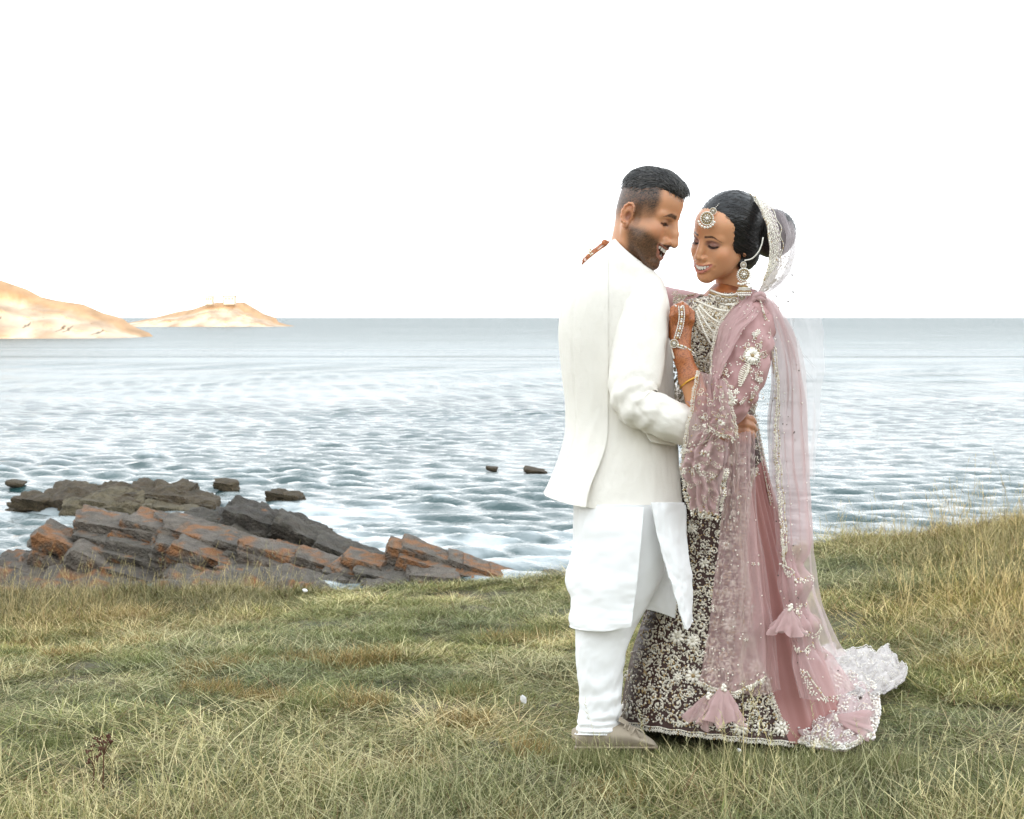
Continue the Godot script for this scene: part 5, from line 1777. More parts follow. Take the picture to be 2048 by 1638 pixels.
func tassel(called: String, top: Vector3, dirv: Vector3, l: float, r: float, m: Material, parent: Node3D, inv: Transform3D, sd: int) -> void:
	var t := dirv.normalized()
	var s := t.cross(Vector3(0.2, 0.3, 1)).normalized(); var b := s.cross(t)
	var nu := 60; var nv := 14
	var p := PackedVector3Array()
	var nz := noise(1.0, sd, 2)
	for j in nv:
		var v := float(j) / (nv - 1)
		for i in nu:
			var g := TAU * i / (nu - 1)
			var rr := lerpf(0.12, 1.0, pow(v, 0.7)) * r * (1.0 + 0.28 * v * sin(g * 9.0 + sd) + 0.2 * nz.get_noise_2d(g * 2.0, v * 2.0))
			p.append(top + t * l * v * (1.0 + 0.12 * v * sin(g * 4.0 + sd)) + (s * cos(g) + b * sin(g) * 0.6) * rr)
	sheet(called, p, nu, nv, m, parent, inv)
	var bd := new_beads(func(x: float, y: float) -> Vector3: return top - t * 0.004 + Vector3(x / 646.0, -y / 646.0, 0.012), sd)
	for k in 5: bd.bead(Vector2(rng.randf_range(-3, 3), -5.0 + k * 2.4), 3.0, Vector2.ZERO, 1.0, bd.pearl)
	sew(bd, "tassel_beads", parent, inv)

func bride_clothes(g: Node3D, inv: Transform3D) -> void:
	var satin := mat(lin(0.47, 0.225, 0.205), 0.42, 0.0, false)
	satin.rim_enabled = true
	satin.rim = 0.4
	var rose := lin(0.56, 0.36, 0.345)
	var dress := Node3D.new()
	nest(dress, "dress", g)
	# bodice and satin skirt
	var nu := 240; var nv := 170
	var p := PackedVector3Array(); var c := PackedColorArray()
	for j in nv:
		var t := float(j) / (nv - 1)
		var r := ring_at(DRESS, t)
		for i in nu:
			var phi := TAU * i / nu
			var under := 1.0
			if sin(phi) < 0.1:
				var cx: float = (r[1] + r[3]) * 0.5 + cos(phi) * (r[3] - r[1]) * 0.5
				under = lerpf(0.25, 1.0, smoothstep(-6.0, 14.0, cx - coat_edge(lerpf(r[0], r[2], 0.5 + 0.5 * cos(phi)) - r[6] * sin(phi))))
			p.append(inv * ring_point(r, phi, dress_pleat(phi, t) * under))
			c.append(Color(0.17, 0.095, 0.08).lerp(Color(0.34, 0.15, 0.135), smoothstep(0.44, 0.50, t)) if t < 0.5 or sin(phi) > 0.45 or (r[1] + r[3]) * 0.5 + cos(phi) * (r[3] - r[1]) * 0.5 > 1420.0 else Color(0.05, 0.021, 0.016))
	var sm := mat(Color.WHITE, 0.42, 0.0, true)
	sm.rim_enabled = true
	sm.rim = 0.12
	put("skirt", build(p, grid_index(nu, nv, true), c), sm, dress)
	# the dark beaded coat panel in front
	var plum := mat(lin(0.050, 0.021, 0.016), 0.6)
	plum.rim_enabled = true
	plum.rim = 0.08
	p = PackedVector3Array()
	nu = 120; nv = 150
	for j in nv:
		var v := float(j) / (nv - 1)
		for i in nu:
			var u := float(i) / (nu - 1)
			var fx := 0.0
			var y := lerpf(840.0, hem_y(lerpf(1245.0, 1590.0, u)) + 1.0, v)
			var x0 := 1240.0 if y > 1440 else lerpf(1366.0, 1240.0, smoothstep(900, 1460, y)) 
			fx = lerpf(x0 + 3.0, minf(coat_edge(y), 1506.0 + maxf(0.0, y - 830.0) * 0.25), u)
			p.append(on_dress(fx, y, 0.004))
	sheet("coat_panel", p, nu, nv, plum, dress, inv)
	var bd := new_beads(func(x: float, y: float) -> Vector3: return on_dress(x, y, 0.006), 3)
	bd.fill(func(x: float, y: float) -> bool: return y < hem_y(x) - 12.0 and y > 1180.0 and x > 1248.0 and x < coat_edge(y) - 3.0 and x > 1366.0 - (y - 900.0) * 0.236, Rect2(1240, 1180, 345, 310), 9000, 2.8, 18.0, 4200)
	bd.fill(func(x: float, y: float) -> bool: return x > 1362.0 - maxf(0.0, y - 950.0) * 0.22 and x < minf(coat_edge(y), 1512.0 + maxf(0.0, y - 880.0) * 0.3), Rect2(1330, 850, 220, 340), 5000, 2.6, 12.0, 1500)
	# bodice
	bd.fill(func(x: float, y: float) -> bool: return y > 588.0 and y < 850.0 and x > 1346.0 and x < 1512.0, Rect2(1340, 588, 180, 262), 6000, 2.2, 7.0, 5000)
	# the hem and the gold-edged front opening
	var hem := []
	for i in 60: hem.append(Vector2(lerpf(1248, 1590, i / 59.0), hem_y(lerpf(1248, 1590, i / 59.0)) - 3.5 + 1.2 * sin(i * 0.9)))
	bd.border(hem, 13.0, -1.0)
	var edge := []
	for i in 60:
		var y := lerpf(935, 1470, i / 59.0)
		edge.append(Vector2(coat_edge(y) - 4.0, y))
	bd.border(edge, 12.0, 1.0)
	var side := []
	for i in 30: side.append(Vector2(lerpf(1508, 1541, i / 29.0), lerpf(850, 1010, i / 29.0)))
	bd.border(side, 12.0, 1.0)
	sew(bd, "dress_beads", dress, inv)

	# near sleeve
	var su := 60; var sv := 110
	var sl := sleeve_grid([[1496, 600, 0.03, 24, 1.0], [1502, 622, -0.02, 38, 1.0], [1504, 655, -0.05, 45, 0.95], [1495, 705, -0.085, 48, 0.92], [1480, 760, -0.115, 46, 0.92], [1456, 806, -0.135, 41, 0.95], [1428, 822, -0.145, 34, 0.95], [1404, 806, -0.145, 27, 0.95], [1394, 790, -0.145, 25, 0.95]], su, sv, 4)
	var n := grid_normals(sl, su, sv, true)
	var nz := noise(1.0, 28, 3)
	for j in sv:
		for i in su:
			var a := TAU * i / su; var t := float(j) / (sv - 1)
			sl[j * su + i] += n[j * su + i] * (0.004 * sin(t * 60.0 + 2.5 * sin(a + 0.5) + 4.0 * nz.get_noise_2d(a, t * 4.0)) + 0.004 * nz.get_noise_3d(cos(a) * 2.0, sin(a) * 2.0, t * 8.0))
	var sleeve_m := mat(lin(0.42, 0.235, 0.225), 0.6)
	sleeve_m.rim_enabled = true
	sleeve_m.rim = 0.3
	sheet("sleeve", sl, su, sv, sleeve_m, dress, inv, true)
	var far := sleeve_grid([[1404, 618, 0.08, 30, 1.0], [1366, 613, 0.14, 34, 1.0], [1330, 605, 0.22, 34, 1.0], [1296, 585, 0.25, 28, 1.0], [1240, 534, 0.19, 22, 1.0], [1222, 512, 0.12, 16, 1.0]], 28, 40, 5)
	sheet("sleeve", far, 28, 40, sleeve_m, dress, inv, true)
	# beadwork of the sleeve, found by looking along the line of sight onto the arm
	var arm := curve([F(1502, 622, -0.02), F(1504, 655, -0.05), F(1495, 705, -0.085), F(1480, 760, -0.115), F(1456, 806, -0.135)], 40)
	var on_arm := func(x: float, y: float) -> Vector3:
		var best := 1e9
		var bp := Vector3.ZERO
		for q in arm:
			var d := Vector2((q.x / -q.z) * FOCAL + 1024.0 - x, (EYE - q.y) / -q.z * FOCAL + 635.0 - y).length()
			if d < best:
				best = d; bp = q
		var rad := 47.0 / 646.0
		var off := minf(best / 646.0, rad * 0.98)
		return F(x, y, -bp.z - COUPLE - sqrt(rad * rad - off * off) * 0.95 - 0.011)
	var sb := new_beads(on_arm, 9)
	sb.flower(Vector2(1504, 712), 15.0, 14)
	sb.flower(Vector2(1504, 712), 8.0, 8)
	for k in [[1496, 690, 8, 0.4, 1], [1514, 692, 8, 2.6, -1], [1520, 728, 7, 1.0, 1], [1488, 714, 7, 3.4, -1], [1500, 738, 7, 0.0, 1], [1452, 742, 8, 1.0, 1], [1526, 708, 7, 1.7, -1]]: sb.scroll(Vector2(k[0], k[1]), k[2], k[3], k[4])
	for k in 12:
		var t := k / 11.0
		var q := Vector2(1495, 730).lerp(Vector2(1480, 772), t)
		var w := sin(0.5 + t * 2.4)
		for s in [-1.0, 1.0]:
			for m in 3: sb.bead(q + Vector2(s, -0.55).normalized() * (2.5 + m * 3.2) * w, 1.25, Vector2(s, -0.55), 1.5, sb.pearl if m == 1 else sb.silver)
		sb.bead(q, 1.2)
	for k in [[1443, 722, 8], [1448, 730, 6], [1516, 664, 6], [1524, 676, 5], [1440, 708, 5], [1464, 800, 10], [1458, 786, 8], [1472, 784, 6], [1446, 806, 7], [1508, 668, 5], [1520, 760, 7], [1512, 776, 6], [1524, 744, 6]]: sb.flower(Vector2(k[0], k[1]), k[2], 7)
	for k in [[1510, 674, 16, -0.6], [1520, 690, 14, -1.0], [1514, 750, 18, 2.0], [1506, 790, 20, 2.2], [1488, 800, 18, 2.6], [1450, 760, 14, 1.2], [1458, 772, 16, 0.6]]: sb.sprig(Vector2(k[0], k[1]), k[2], k[3])
	for i in 70: sb.bead(Vector2(rng.randf_range(1450, 1538), rng.randf_range(640, 810)), 1.3, Vector2.ZERO, 1.0, sb.pearl)
	sew(sb, "sleeve_beads", dress, inv)
	bride_nets(g, inv)
	bride_jewels(g, inv)

func bride_nets(g: Node3D, inv: Transform3D) -> void:
	var du := Node3D.new()
	nest(du, "net_shawl", g)
	var rose := lin(0.58, 0.37, 0.36)
	var pale := lin(0.74, 0.60, 0.585)
	var n8 := net_mat(rose, 0.80); var n5 := net_mat(rose, 0.52); var n3 := net_mat(pale, 0.42); var n1 := net_mat(lin(0.78, 0.72, 0.72), 0.30)
	# gathered band across the breast to the crook of the arm
	var band := net("shoulder_band", [[1496, 584, -0.02, 1512, 588, -0.05, 1532, 598, -0.04], [1468, 612, -0.055, 1490, 622, -0.11, 1512, 634, -0.12], [1440, 646, -0.07, 1462, 652, -0.125, 1486, 660, -0.155], [1429, 685, -0.085, 1447, 690, -0.14, 1466, 698, -0.17], [1424, 722, -0.105, 1435, 725, -0.15, 1449, 731, -0.18], [1425, 754, -0.14, 1431, 756, -0.165, 1438, 758, -0.185]], 60, 70, 6.0, 0.0035, n8, du, inv, 1)
	var bb := new_beads(on_grid(band, 60, 70, 60, 200, 0.004), 21)
	var l := []
	for i in 30: l.append(Vector2(3.0, 8 + i * 6.4))
	bb.border(l, 9.0, -1.0)
	for i in 40: bb.bead(Vector2(rng.randf() * 60, rng.randf() * 190), 1.1, Vector2.ZERO, 1.0, bb.pearl)
	sew(bb, "band_beads", du, inv)
	# ruffles that fall from the forearm
	var r1 := net("ruffle", [[1400, 744, -0.185, 1418, 748, -0.200, 1437, 757, -0.205], [1391, 790, -0.195, 1415, 795, -0.220, 1446, 800, -0.215], [1382, 840, -0.200, 1412, 845, -0.230, 1450, 852, -0.220], [1374, 882, -0.200, 1402, 884, -0.225, 1432, 878, -0.220], [1369, 906, -0.195, 1386, 896, -0.210, 1404, 884, -0.215]], 50, 60, 3.5, 0.010, n5, du, inv, 2)
	var r2 := net("ruffle", [[1430, 757, -0.200, 1440, 760, -0.210, 1449, 765, -0.210], [1420, 800, -0.220, 1444, 806, -0.242, 1462, 812, -0.230], [1414, 832, -0.225, 1444, 842, -0.250, 1469, 850, -0.235], [1410, 850, -0.225, 1440, 868, -0.250, 1473, 882, -0.235]], 50, 50, 3.5, 0.012, n5, du, inv, 3)
	var r3 := net("ruffle", [[1402, 864, -0.210, 1425, 870, -0.230, 1456, 886, -0.230], [1376, 900, -0.205, 1405, 905, -0.230, 1452, 925, -0.225], [1365, 935, -0.200, 1398, 938, -0.225, 1446, 952, -0.220], [1376, 978, -0.195, 1405, 980, -0.220, 1441, 988, -0.210], [1384, 1018, -0.190, 1410, 1023, -0.210, 1436, 1030, -0.205]], 50, 70, 4.5, 0.016, n8, du, inv, 4)
	var k := 0
	for rr in [[r1, 60, [[0, 0], [0, 50], [2, 120], [0, 160]], 9.0, -1.0], [r1, 60, [[60, 20], [60, 90], [55, 150]], 9.0, 1.0], [r2, 50, [[0, 100], [20, 104], [40, 100], [60, 103]], 13.0, -1.0], [r2, 50, [[60, 20], [60, 95]], 8.0, 1.0], [r3, 70, [[0, 40], [0, 160]], 12.0, -1.0], [r3, 70, [[2, 158], [60, 158]], 18.0, -1.0], [r3, 70, [[58, 60], [58, 150]], 12.0, 1.0], [r3, 70, [[8, 80], [52, 86]], 14.0, -1.0]]:
		var b := new_beads(on_grid(rr[0], 50, rr[1], 60, 160 if rr[1] > 55 else 106, 0.004), 30 + k)
		var pts := []
		for q in rr[2]: pts.append(Vector2(q[0], q[1]))
		b.border(pts, rr[3], rr[4])
		if k in [0, 2, 4]: b.fill(func(x: float, y: float) -> bool: return x > 6 and x < 54 and y > 12, Rect2(0, 0, 60, 160 if rr[1] > 55 else 100), 60, 4.0, 9.0, 50)
		sew(b, "ruffle_beads", du, inv)
		k += 1
	# the long fall in front
	var f := net("long_fall", [[1449, 868, -0.19, 1472, 866, -0.205, 1500, 862, -0.19], [1447, 960, -0.17, 1472, 960, -0.195, 1501, 960, -0.175], [1440, 1060, -0.15, 1475, 1060, -0.175, 1513, 1060, -0.15], [1428, 1160, -0.14, 1475, 1160, -0.17, 1523, 1160, -0.15], [1416, 1260, -0.145, 1470, 1262, -0.175, 1529, 1256, -0.155], [1404, 1335, -0.155, 1465, 1345, -0.185, 1532, 1330, -0.165], [1398, 1364, -0.16, 1465, 1385, -0.19, 1531, 1353, -0.17]], 90, 120, 6.0, 0.008, n5, du, inv, 5)
	var f2 := net("long_fall", [[1462, 872, -0.165, 1485, 870, -0.175, 1510, 866, -0.16], [1470, 1000, -0.13, 1492, 1000, -0.15, 1512, 1000, -0.13], [1474, 1150, -0.11, 1505, 1150, -0.13, 1532, 1150, -0.11], [1470, 1300, -0.12, 1515, 1300, -0.145, 1552, 1290, -0.12], [1462, 1380, -0.135, 1515, 1392, -0.155, 1560, 1380, -0.13]], 70, 100, 5.0, 0.007, net_mat(rose, 0.38), du, inv, 6)
	var fb := new_beads(on_grid(f, 90, 120, 120, 510, 0.004), 41)
	l = []
	for i in 24: l.append(Vector2(i * 120 / 23.0, 506 - 3.0 * absf(sin(i * 0.8))))
	fb.border(l, 17.0, -1.0)
	fb.border(l, 9.0, -1.0)
	for i in 80: fb.bead(Vector2(rng.randf() * 120, rng.randf() * 480), rng.randf_range(0.9, 1.6), Vector2.ZERO, 1.0, fb.pearl)
	for i in 12: fb.flower(Vector2(rng.randf() * 120, rng.randf() * 480), 3.6, 5)
	sew(fb, "fall_beads", du, inv)
	var fb2 := new_beads(on_grid(f2, 70, 100, 90, 510, 0.003), 42)
	l = []
	for i in 40: l.append(Vector2(22 + 4.0 * sin(i * 0.7), 10 + i * 12.0))
	fb2.border(l, 12.0, -1.0)
	sew(fb2, "fall_beads", du, inv)
	tassel("tassel", F(1446, 1376, -0.20), Vector3(-0.05, -1, 0.1), 0.098, 0.062, n8, du, inv, 3)
	tassel("tassel", F(1415, 1392, -0.19), Vector3(-0.45, -1, 0.1), 0.085, 0.040, n5, du, inv, 5)
	# the panel that falls from the shoulder behind the arm
	var s := net("side_fall", [[1508, 588, -0.03, 1526, 592, -0.05, 1546, 606, 0.0], [1522, 622, -0.085, 1548, 632, -0.075, 1574, 652, 0.0], [1538, 690, -0.10, 1564, 695, -0.07, 1594, 700, 0.02], [1545, 765, -0.085, 1572, 768, -0.05, 1604, 772, 0.05], [1536, 850, -0.03, 1570, 850, -0.01, 1609, 850, 0.08], [1538, 930, 0.0, 1574, 930, -0.01, 1613, 930, 0.1], [1546, 1010, 0.0, 1582, 1010, -0.01, 1619, 1010, 0.1], [1552, 1080, -0.03, 1586, 1086, -0.04, 1624, 1094, 0.06], [1556, 1122, -0.05, 1580, 1126, -0.03, 1608, 1130, 0.06], [1556, 1170, -0.06, 1594, 1172, -0.09, 1633, 1160, 0.02], [1566, 1212, -0.08, 1590, 1214, -0.06, 1606, 1212, 0.06], [1568, 1250, -0.09, 1606, 1254, -0.11, 1640, 1246, 0.03], [1584, 1290, -0.11, 1612, 1292, -0.08, 1634, 1286, 0.06], [1584, 1330, -0.13, 1626, 1334, -0.13, 1672, 1318, 0.04], [1600, 1396, -0.16, 1652, 1400, -0.15, 1712, 1378, 0.05]], 80, 170, 5.0, 0.011, n5, du, inv, 7)
	var s2 := net("side_fall", [[1540, 600, 0.05, 1560, 640, 0.05, 1580, 660, 0.08], [1552, 720, 0.05, 1580, 720, 0.04, 1606, 725, 0.1], [1546, 850, 0.07, 1580, 850, 0.05, 1612, 850, 0.12], [1545, 960, 0.08, 1580, 960, 0.05, 1617, 965, 0.14], [1560, 1080, 0.08, 1595, 1080, 0.04, 1625, 1085, 0.14], [1575, 1200, 0.05, 1610, 1200, 0.02, 1640, 1195, 0.14], [1600, 1320, 0.0, 1650, 1320, 0.0, 1690, 1310, 0.14]], 60, 120, 4.0, 0.010, n3, du, inv, 8)
	var sb := new_beads(on_grid(s, 80, 170, 70, 810, 0.006), 43)
	l = []
	for i in 60:
		var t := i / 59.0
		l.append(Vector2(9.0 + 14.0 * smoothstep(0.0, 0.5, t) + 1.5 * sin(i * 1.1), 30 + t * 440.0))
	sb.border(l, 13.0, -1.0)
	var l2 := []
	for q in l: l2.append(q + Vector2(-5, 0))
	sb.line(l2, 1.2, 2.4)
	# the border turns across the panel in zigzags lower down
	for z in [[[23, 470], [36, 500], [66, 510]], [[10, 585], [22, 592], [44, 575], [70, 556]], [[14, 600], [30, 596], [40, 588]], [[40, 650], [56, 664], [62, 640]], [[16, 700], [26, 712], [44, 690], [58, 668]], [[24, 760], [30, 800], [52, 808]]]:
		var pts := []
		for q in z: pts.append(Vector2(q[0], q[1]))
		sb.border(pts, 15.0, -1.0)
	for i in 110: sb.bead(Vector2(rng.randf() * 70, rng.randf() * 790), rng.randf_range(0.9, 1.6), Vector2.ZERO, 1.0, sb.pearl if rng.randf() < 0.7 else Color(0.10, 0.07, 0.06))
	sew(sb, "fall_beads", du, inv)
	tassel("tassel", F(1578, 1216, -0.15), Vector3(-0.1, -1, 0), 0.075, 0.050, n8, du, inv, 7)
	# the veil over the hair
	var ve := Node3D.new()
	nest(ve, "veil", g)
	var vr := [
		[1496, 391, 0.06, 1514, 409, -0.02, 1529, 442, -0.06, 1537, 480, -0.07, 1538, 520, -0.065, 1530, 555, -0.06, 1514, 588, -0.05],
		[1508, 393, 0.10, 1534, 411, 0.02, 1552, 444, -0.02, 1560, 482, -0.03, 1558, 522, -0.035, 1545, 558, -0.05, 1518, 590, -0.055],
		[1518, 398, 0.14, 1552, 416, 0.08, 1574, 448, 0.04, 1580, 486, 0.02, 1576, 526, 0.01, 1556, 562, -0.02, 1521, 592, -0.045],
		[1524, 403, 0.19, 1560, 422, 0.15, 1584, 452, 0.12, 1592, 490, 0.10, 1586, 530, 0.07, 1562, 566, 0.02, 1524, 594, -0.03],
		[1518, 404, 0.24, 1550, 425, 0.22, 1574, 455, 0.21, 1582, 492, 0.19, 1574, 532, 0.14, 1552, 568, 0.06, 1522, 596, -0.01]]
	var veil := net("veil_net", vr, 70, 60, 0.0, 0.004, net_mat(lin(0.34, 0.27, 0.275), 0.42), ve, inv, 9)
	var fold := net("veil_fold", [[1556, 420, 0.10, 1572, 428, 0.11, 1586, 446, 0.12], [1572, 470, 0.0, 1584, 474, 0.02, 1594, 482, 0.08], [1560, 520, -0.05, 1576, 524, -0.03, 1588, 530, 0.05], [1532, 560, -0.075, 1546, 566, -0.06, 1562, 572, 0.0], [1508, 584, -0.07, 1516, 592, -0.07, 1526, 600, -0.05]], 30, 60, 2.0, 0.004, net_mat(lin(0.60, 0.52, 0.52), 0.42), ve, inv, 10)
	var vb := new_beads(on_grid(veil, 70, 60, 230, 60, 0.0), 44)
	var base_map := vb.map
	vb.map = func(x: float, y: float) -> Vector3:
		var q: Vector3 = base_map.call(x, y)
		return q + Vector3(0.002, 0.001, -0.0 + 0.006)
	l = []
	for i in 40: l.append(Vector2(4 + i * 5.3, 1.0 + 1.5 * sin(i * 0.9)))
	vb.border(l, 14.0, 1.0)
	for i in 60: vb.flower(Vector2(4 + i * 3.5, 8.0 + 3.0 * sin(i * 2.0)), 3.6, 6)
	var strip := []
	for j in 2:
		var row := []
		for i in 40: row.append(base_map.call(5.7 * i, j * 17.0 - 1.0) + Vector3(0, 0, 0.003))
		strip.append(row)
	sheet("veil_border", loft(strip, 60, 6), 60, 6, net_mat(lin(0.66, 0.56, 0.55), 0.85), ve, inv)
	for i in 46: vb.flower(Vector2(4 + i * 4.8, 4.5 + 7.0 * (i % 2)), 5.2, 6)
	l2 = []
	for q in l: l2.append(q + Vector2(0, 16))
	vb.line(l2, 1.0, 2.2)
	for i in 60: vb.bead(Vector2(140 + rng.randf() * 80, rng.randf() * 40), 1.3, Vector2.ZERO, 1.0, vb.pearl)
	for i in 8: vb.flower(Vector2(170 + rng.randf() * 50, 8 + rng.randf() * 24), 4.5, 7)
	sew(vb, "veil_beads", ve, inv)
	# knot on the shoulder
	var kn := Bag.new()
	for q in [[1514, 590, 11, 6, 0.5], [1520, 597, 12, 6, -0.3], [1508, 598, 9, 5, 0.9], [1526, 590, 9, 5, -0.8]]: kn.add(blob(inv * F(q[0], q[1], -0.075), Vector3(q[2], q[3], q[3]) / 646.0, Basis(Vector3.BACK, q[4]), 14, 9))
	var km := net_mat(rose, 0.85)
	put("shoulder_knot", build(kn.v, kn.ix), km, du)
	# the part that the wind lifts away
	net("wind_blown_veil", [[1540, 560, 0.08, 1565, 552, 0.12, 1600, 545, 0.2], [1555, 600, 0.10, 1590, 600, 0.16, 1625, 600, 0.26], [1570, 660, 0.10, 1605, 660, 0.18, 1645, 660, 0.30], [1590, 750, 0.12, 1615, 750, 0.18, 1644, 745, 0.30], [1602, 850, 0.14, 1618, 850, 0.18, 1634, 860, 0.28], [1608, 950, 0.14, 1616, 950, 0.16, 1624, 960, 0.22]], 50, 90, 2.5, 0.010, n1, ve, inv, 11)
	for w in [[[1524, 584, -0.04], [1555, 568, 0.0], [1580, 556, 0.05], [1603, 546, 0.1]], [[1530, 592, -0.02], [1560, 580, 0.02], [1590, 560, 0.06], [1600, 552, 0.08]], [[1545, 600, 0.0], [1575, 650, 0.05], [1600, 700, 0.1], [1630, 735, 0.15]], [[1560, 575, 0.02], [1580, 610, 0.05], [1588, 650, 0.08], [1580, 660, 0.08]], [[1575, 560, 0.03], [1584, 600, 0.05], [1586, 640, 0.07]], [[1570, 700, 0.06], [1600, 730, 0.1], [1625, 760, 0.14]]]:
		var pts := []
		for q in w: pts.append(inv * F(q[0], q[1], q[2]))
		var tb := tube(pts, [0.0007, 0.0003], 5, 24)
		put("veil_edge_thread", build(tb[0], tb[1]), mat(lin(0.55, 0.50, 0.50), 0.7), ve)
	var ws := new_beads(func(x: float, y: float) -> Vector3: return F(x, y, 0.14), 45)
	for q in [[1584, 550], [1586, 584], [1552, 592], [1576, 603], [1585, 712], [1590, 738], [1594, 773], [1600, 816], [1602, 856], [1590, 880]]: ws.bead(Vector2(q[0], q[1]), 1.6, Vector2(1, 0.5), 1.3, Color(0.12, 0.10, 0.09))
	sew(ws, "veil_sequins", ve, inv)
	# the train over the grass
	var tn := Node3D.new()
	nest(tn, "train", g)
	var G := func(px: float, py: float, h: float) -> Vector3:
		return P(px, py, (EYE - h) * FOCAL / (py - 635.0))
	var rows := []
	for r in [[[1612, 1330, 0.16], [1655, 1322, 0.14], [1690, 1340, 0.10], [1722, 1362, 0.06]], [[1580, 1385, 0.12], [1640, 1382, 0.10], [1705, 1382, 0.08], [1757, 1382, 0.05]], [[1562, 1422, 0.09], [1640, 1430, 0.09], [1700, 1432, 0.07], [1759, 1425, 0.05]], [[1575, 1457, 0.06], [1630, 1467, 0.07], [1690, 1472, 0.06], [1753, 1462, 0.04]], [[1604, 1488, 0.03], [1640, 1498, 0.03], [1690, 1502, 0.03], [1737, 1478, 0.03]]]:
		var q := []
		for e in r: q.append(G.call(e[0], e[1], e[2]))
		rows.append(q)
	var tp := crease(loft(rows, 90, 80), 90, 80, 0.022, 5.0, 4.0, 55)
	sheet("train_net", tp, 90, 80, net_mat(lin(0.66, 0.50, 0.49), 0.78), tn, inv)
	var tb2 := new_beads(on_grid(tp, 90, 80, 190, 160, 0.0), 46)
	var bm := tb2.map
	tb2.map = func(x: float, y: float) -> Vector3:
		var q: Vector3 = bm.call(clampf(x, 1, 189), clampf(y, 1, 159))
		return q + Vector3(0, 0.006, 0.004)
	tb2.silver = Color(0.80, 0.76, 0.72); tb2.gold = Color(0.72, 0.62, 0.50)
	tb2.fill(func(x: float, y: float) -> bool: return x > 2 and x < 188 and y > 10 and y < 158, Rect2(0, 0, 190, 160), 1500, 5.0, 14.0, 700)
	l = []
	for q in [[2, 60], [4, 110], [20, 152], [90, 157], [150, 157], [186, 150], [187, 90], [186, 30]]: l.append(Vector2(q[0], q[1]))
	tb2.border(l, 14.0, 1.0)
	tb2.border(l, 24.0, 1.0)
	sew(tb2, "train_beads", tn, inv)
	rows = []
	for r in [[[1648, 1288, 0.16], [1690, 1300, 0.08], [1740, 1300, 0.06], [1782, 1294, 0.05]], [[1652, 1322, 0.14], [1700, 1326, 0.09], [1752, 1324, 0.06], [1802, 1330, 0.05]], [[1668, 1362, 0.10], [1712, 1364, 0.08], [1757, 1357, 0.06], [1814, 1349, 0.05]], [[1690, 1396, 0.07], [1722, 1402, 0.06], [1757, 1392, 0.04], [1794, 1377, 0.03]]]:
		var q := []
		for e in r: q.append(G.call(e[0], e[1], e[2]))
		rows.append(q)
	var lp := crease(loft(rows, 80, 60), 80, 60, 0.034, 5.0, 4.0, 57)
	var lace := mat(lin(0.62, 0.57, 0.54), 0.8)
	lace.heightmap_enabled = true
	lace.heightmap_texture = brocade_tex()
	lace.heightmap_scale = 0.9
	lace.uv1_triplanar = true
	lace.uv1_scale = Vector3(4, 4, 4)
	sheet("lace_tail", lp, 80, 60, lace, tn, inv)
	var lb := new_beads(on_grid(lp, 80, 60, 170, 110, 0.0), 47)
	var lm := lb.map
	lb.map = func(x: float, y: float) -> Vector3:
		var q: Vector3 = lm.call(clampf(x, 1, 169), clampf(y, 1, 109))
		return q + Vector3(0, 0.006, 0.004)
	lb.silver = Color(0.86, 0.83, 0.80); lb.gold = Color(0.62, 0.55, 0.48); lb.scale = 0.85
	l = []
	for q in [[30, 2], [100, 2], [166, 2], [168, 60], [166, 107], [90, 108], [10, 108]]: l.append(Vector2(q[0], q[1]))
	lb.border(l, 13.0, 1.0)
	for row in 4:
		var pts := []
		for i in 20: pts.append(Vector2(8 + i * 8.1, 22 + row * 22 + 5.0 * sin(i * 0.8)))
		lb.border(pts, 11.0, 1.0)
	sew(lb, "lace_beads", tn, inv)
	tassel("tassel", G.call(1672, 1434, 0.10), Vector3(1, -0.25, 0.1), 0.10, 0.040, n8, tn, inv, 9)

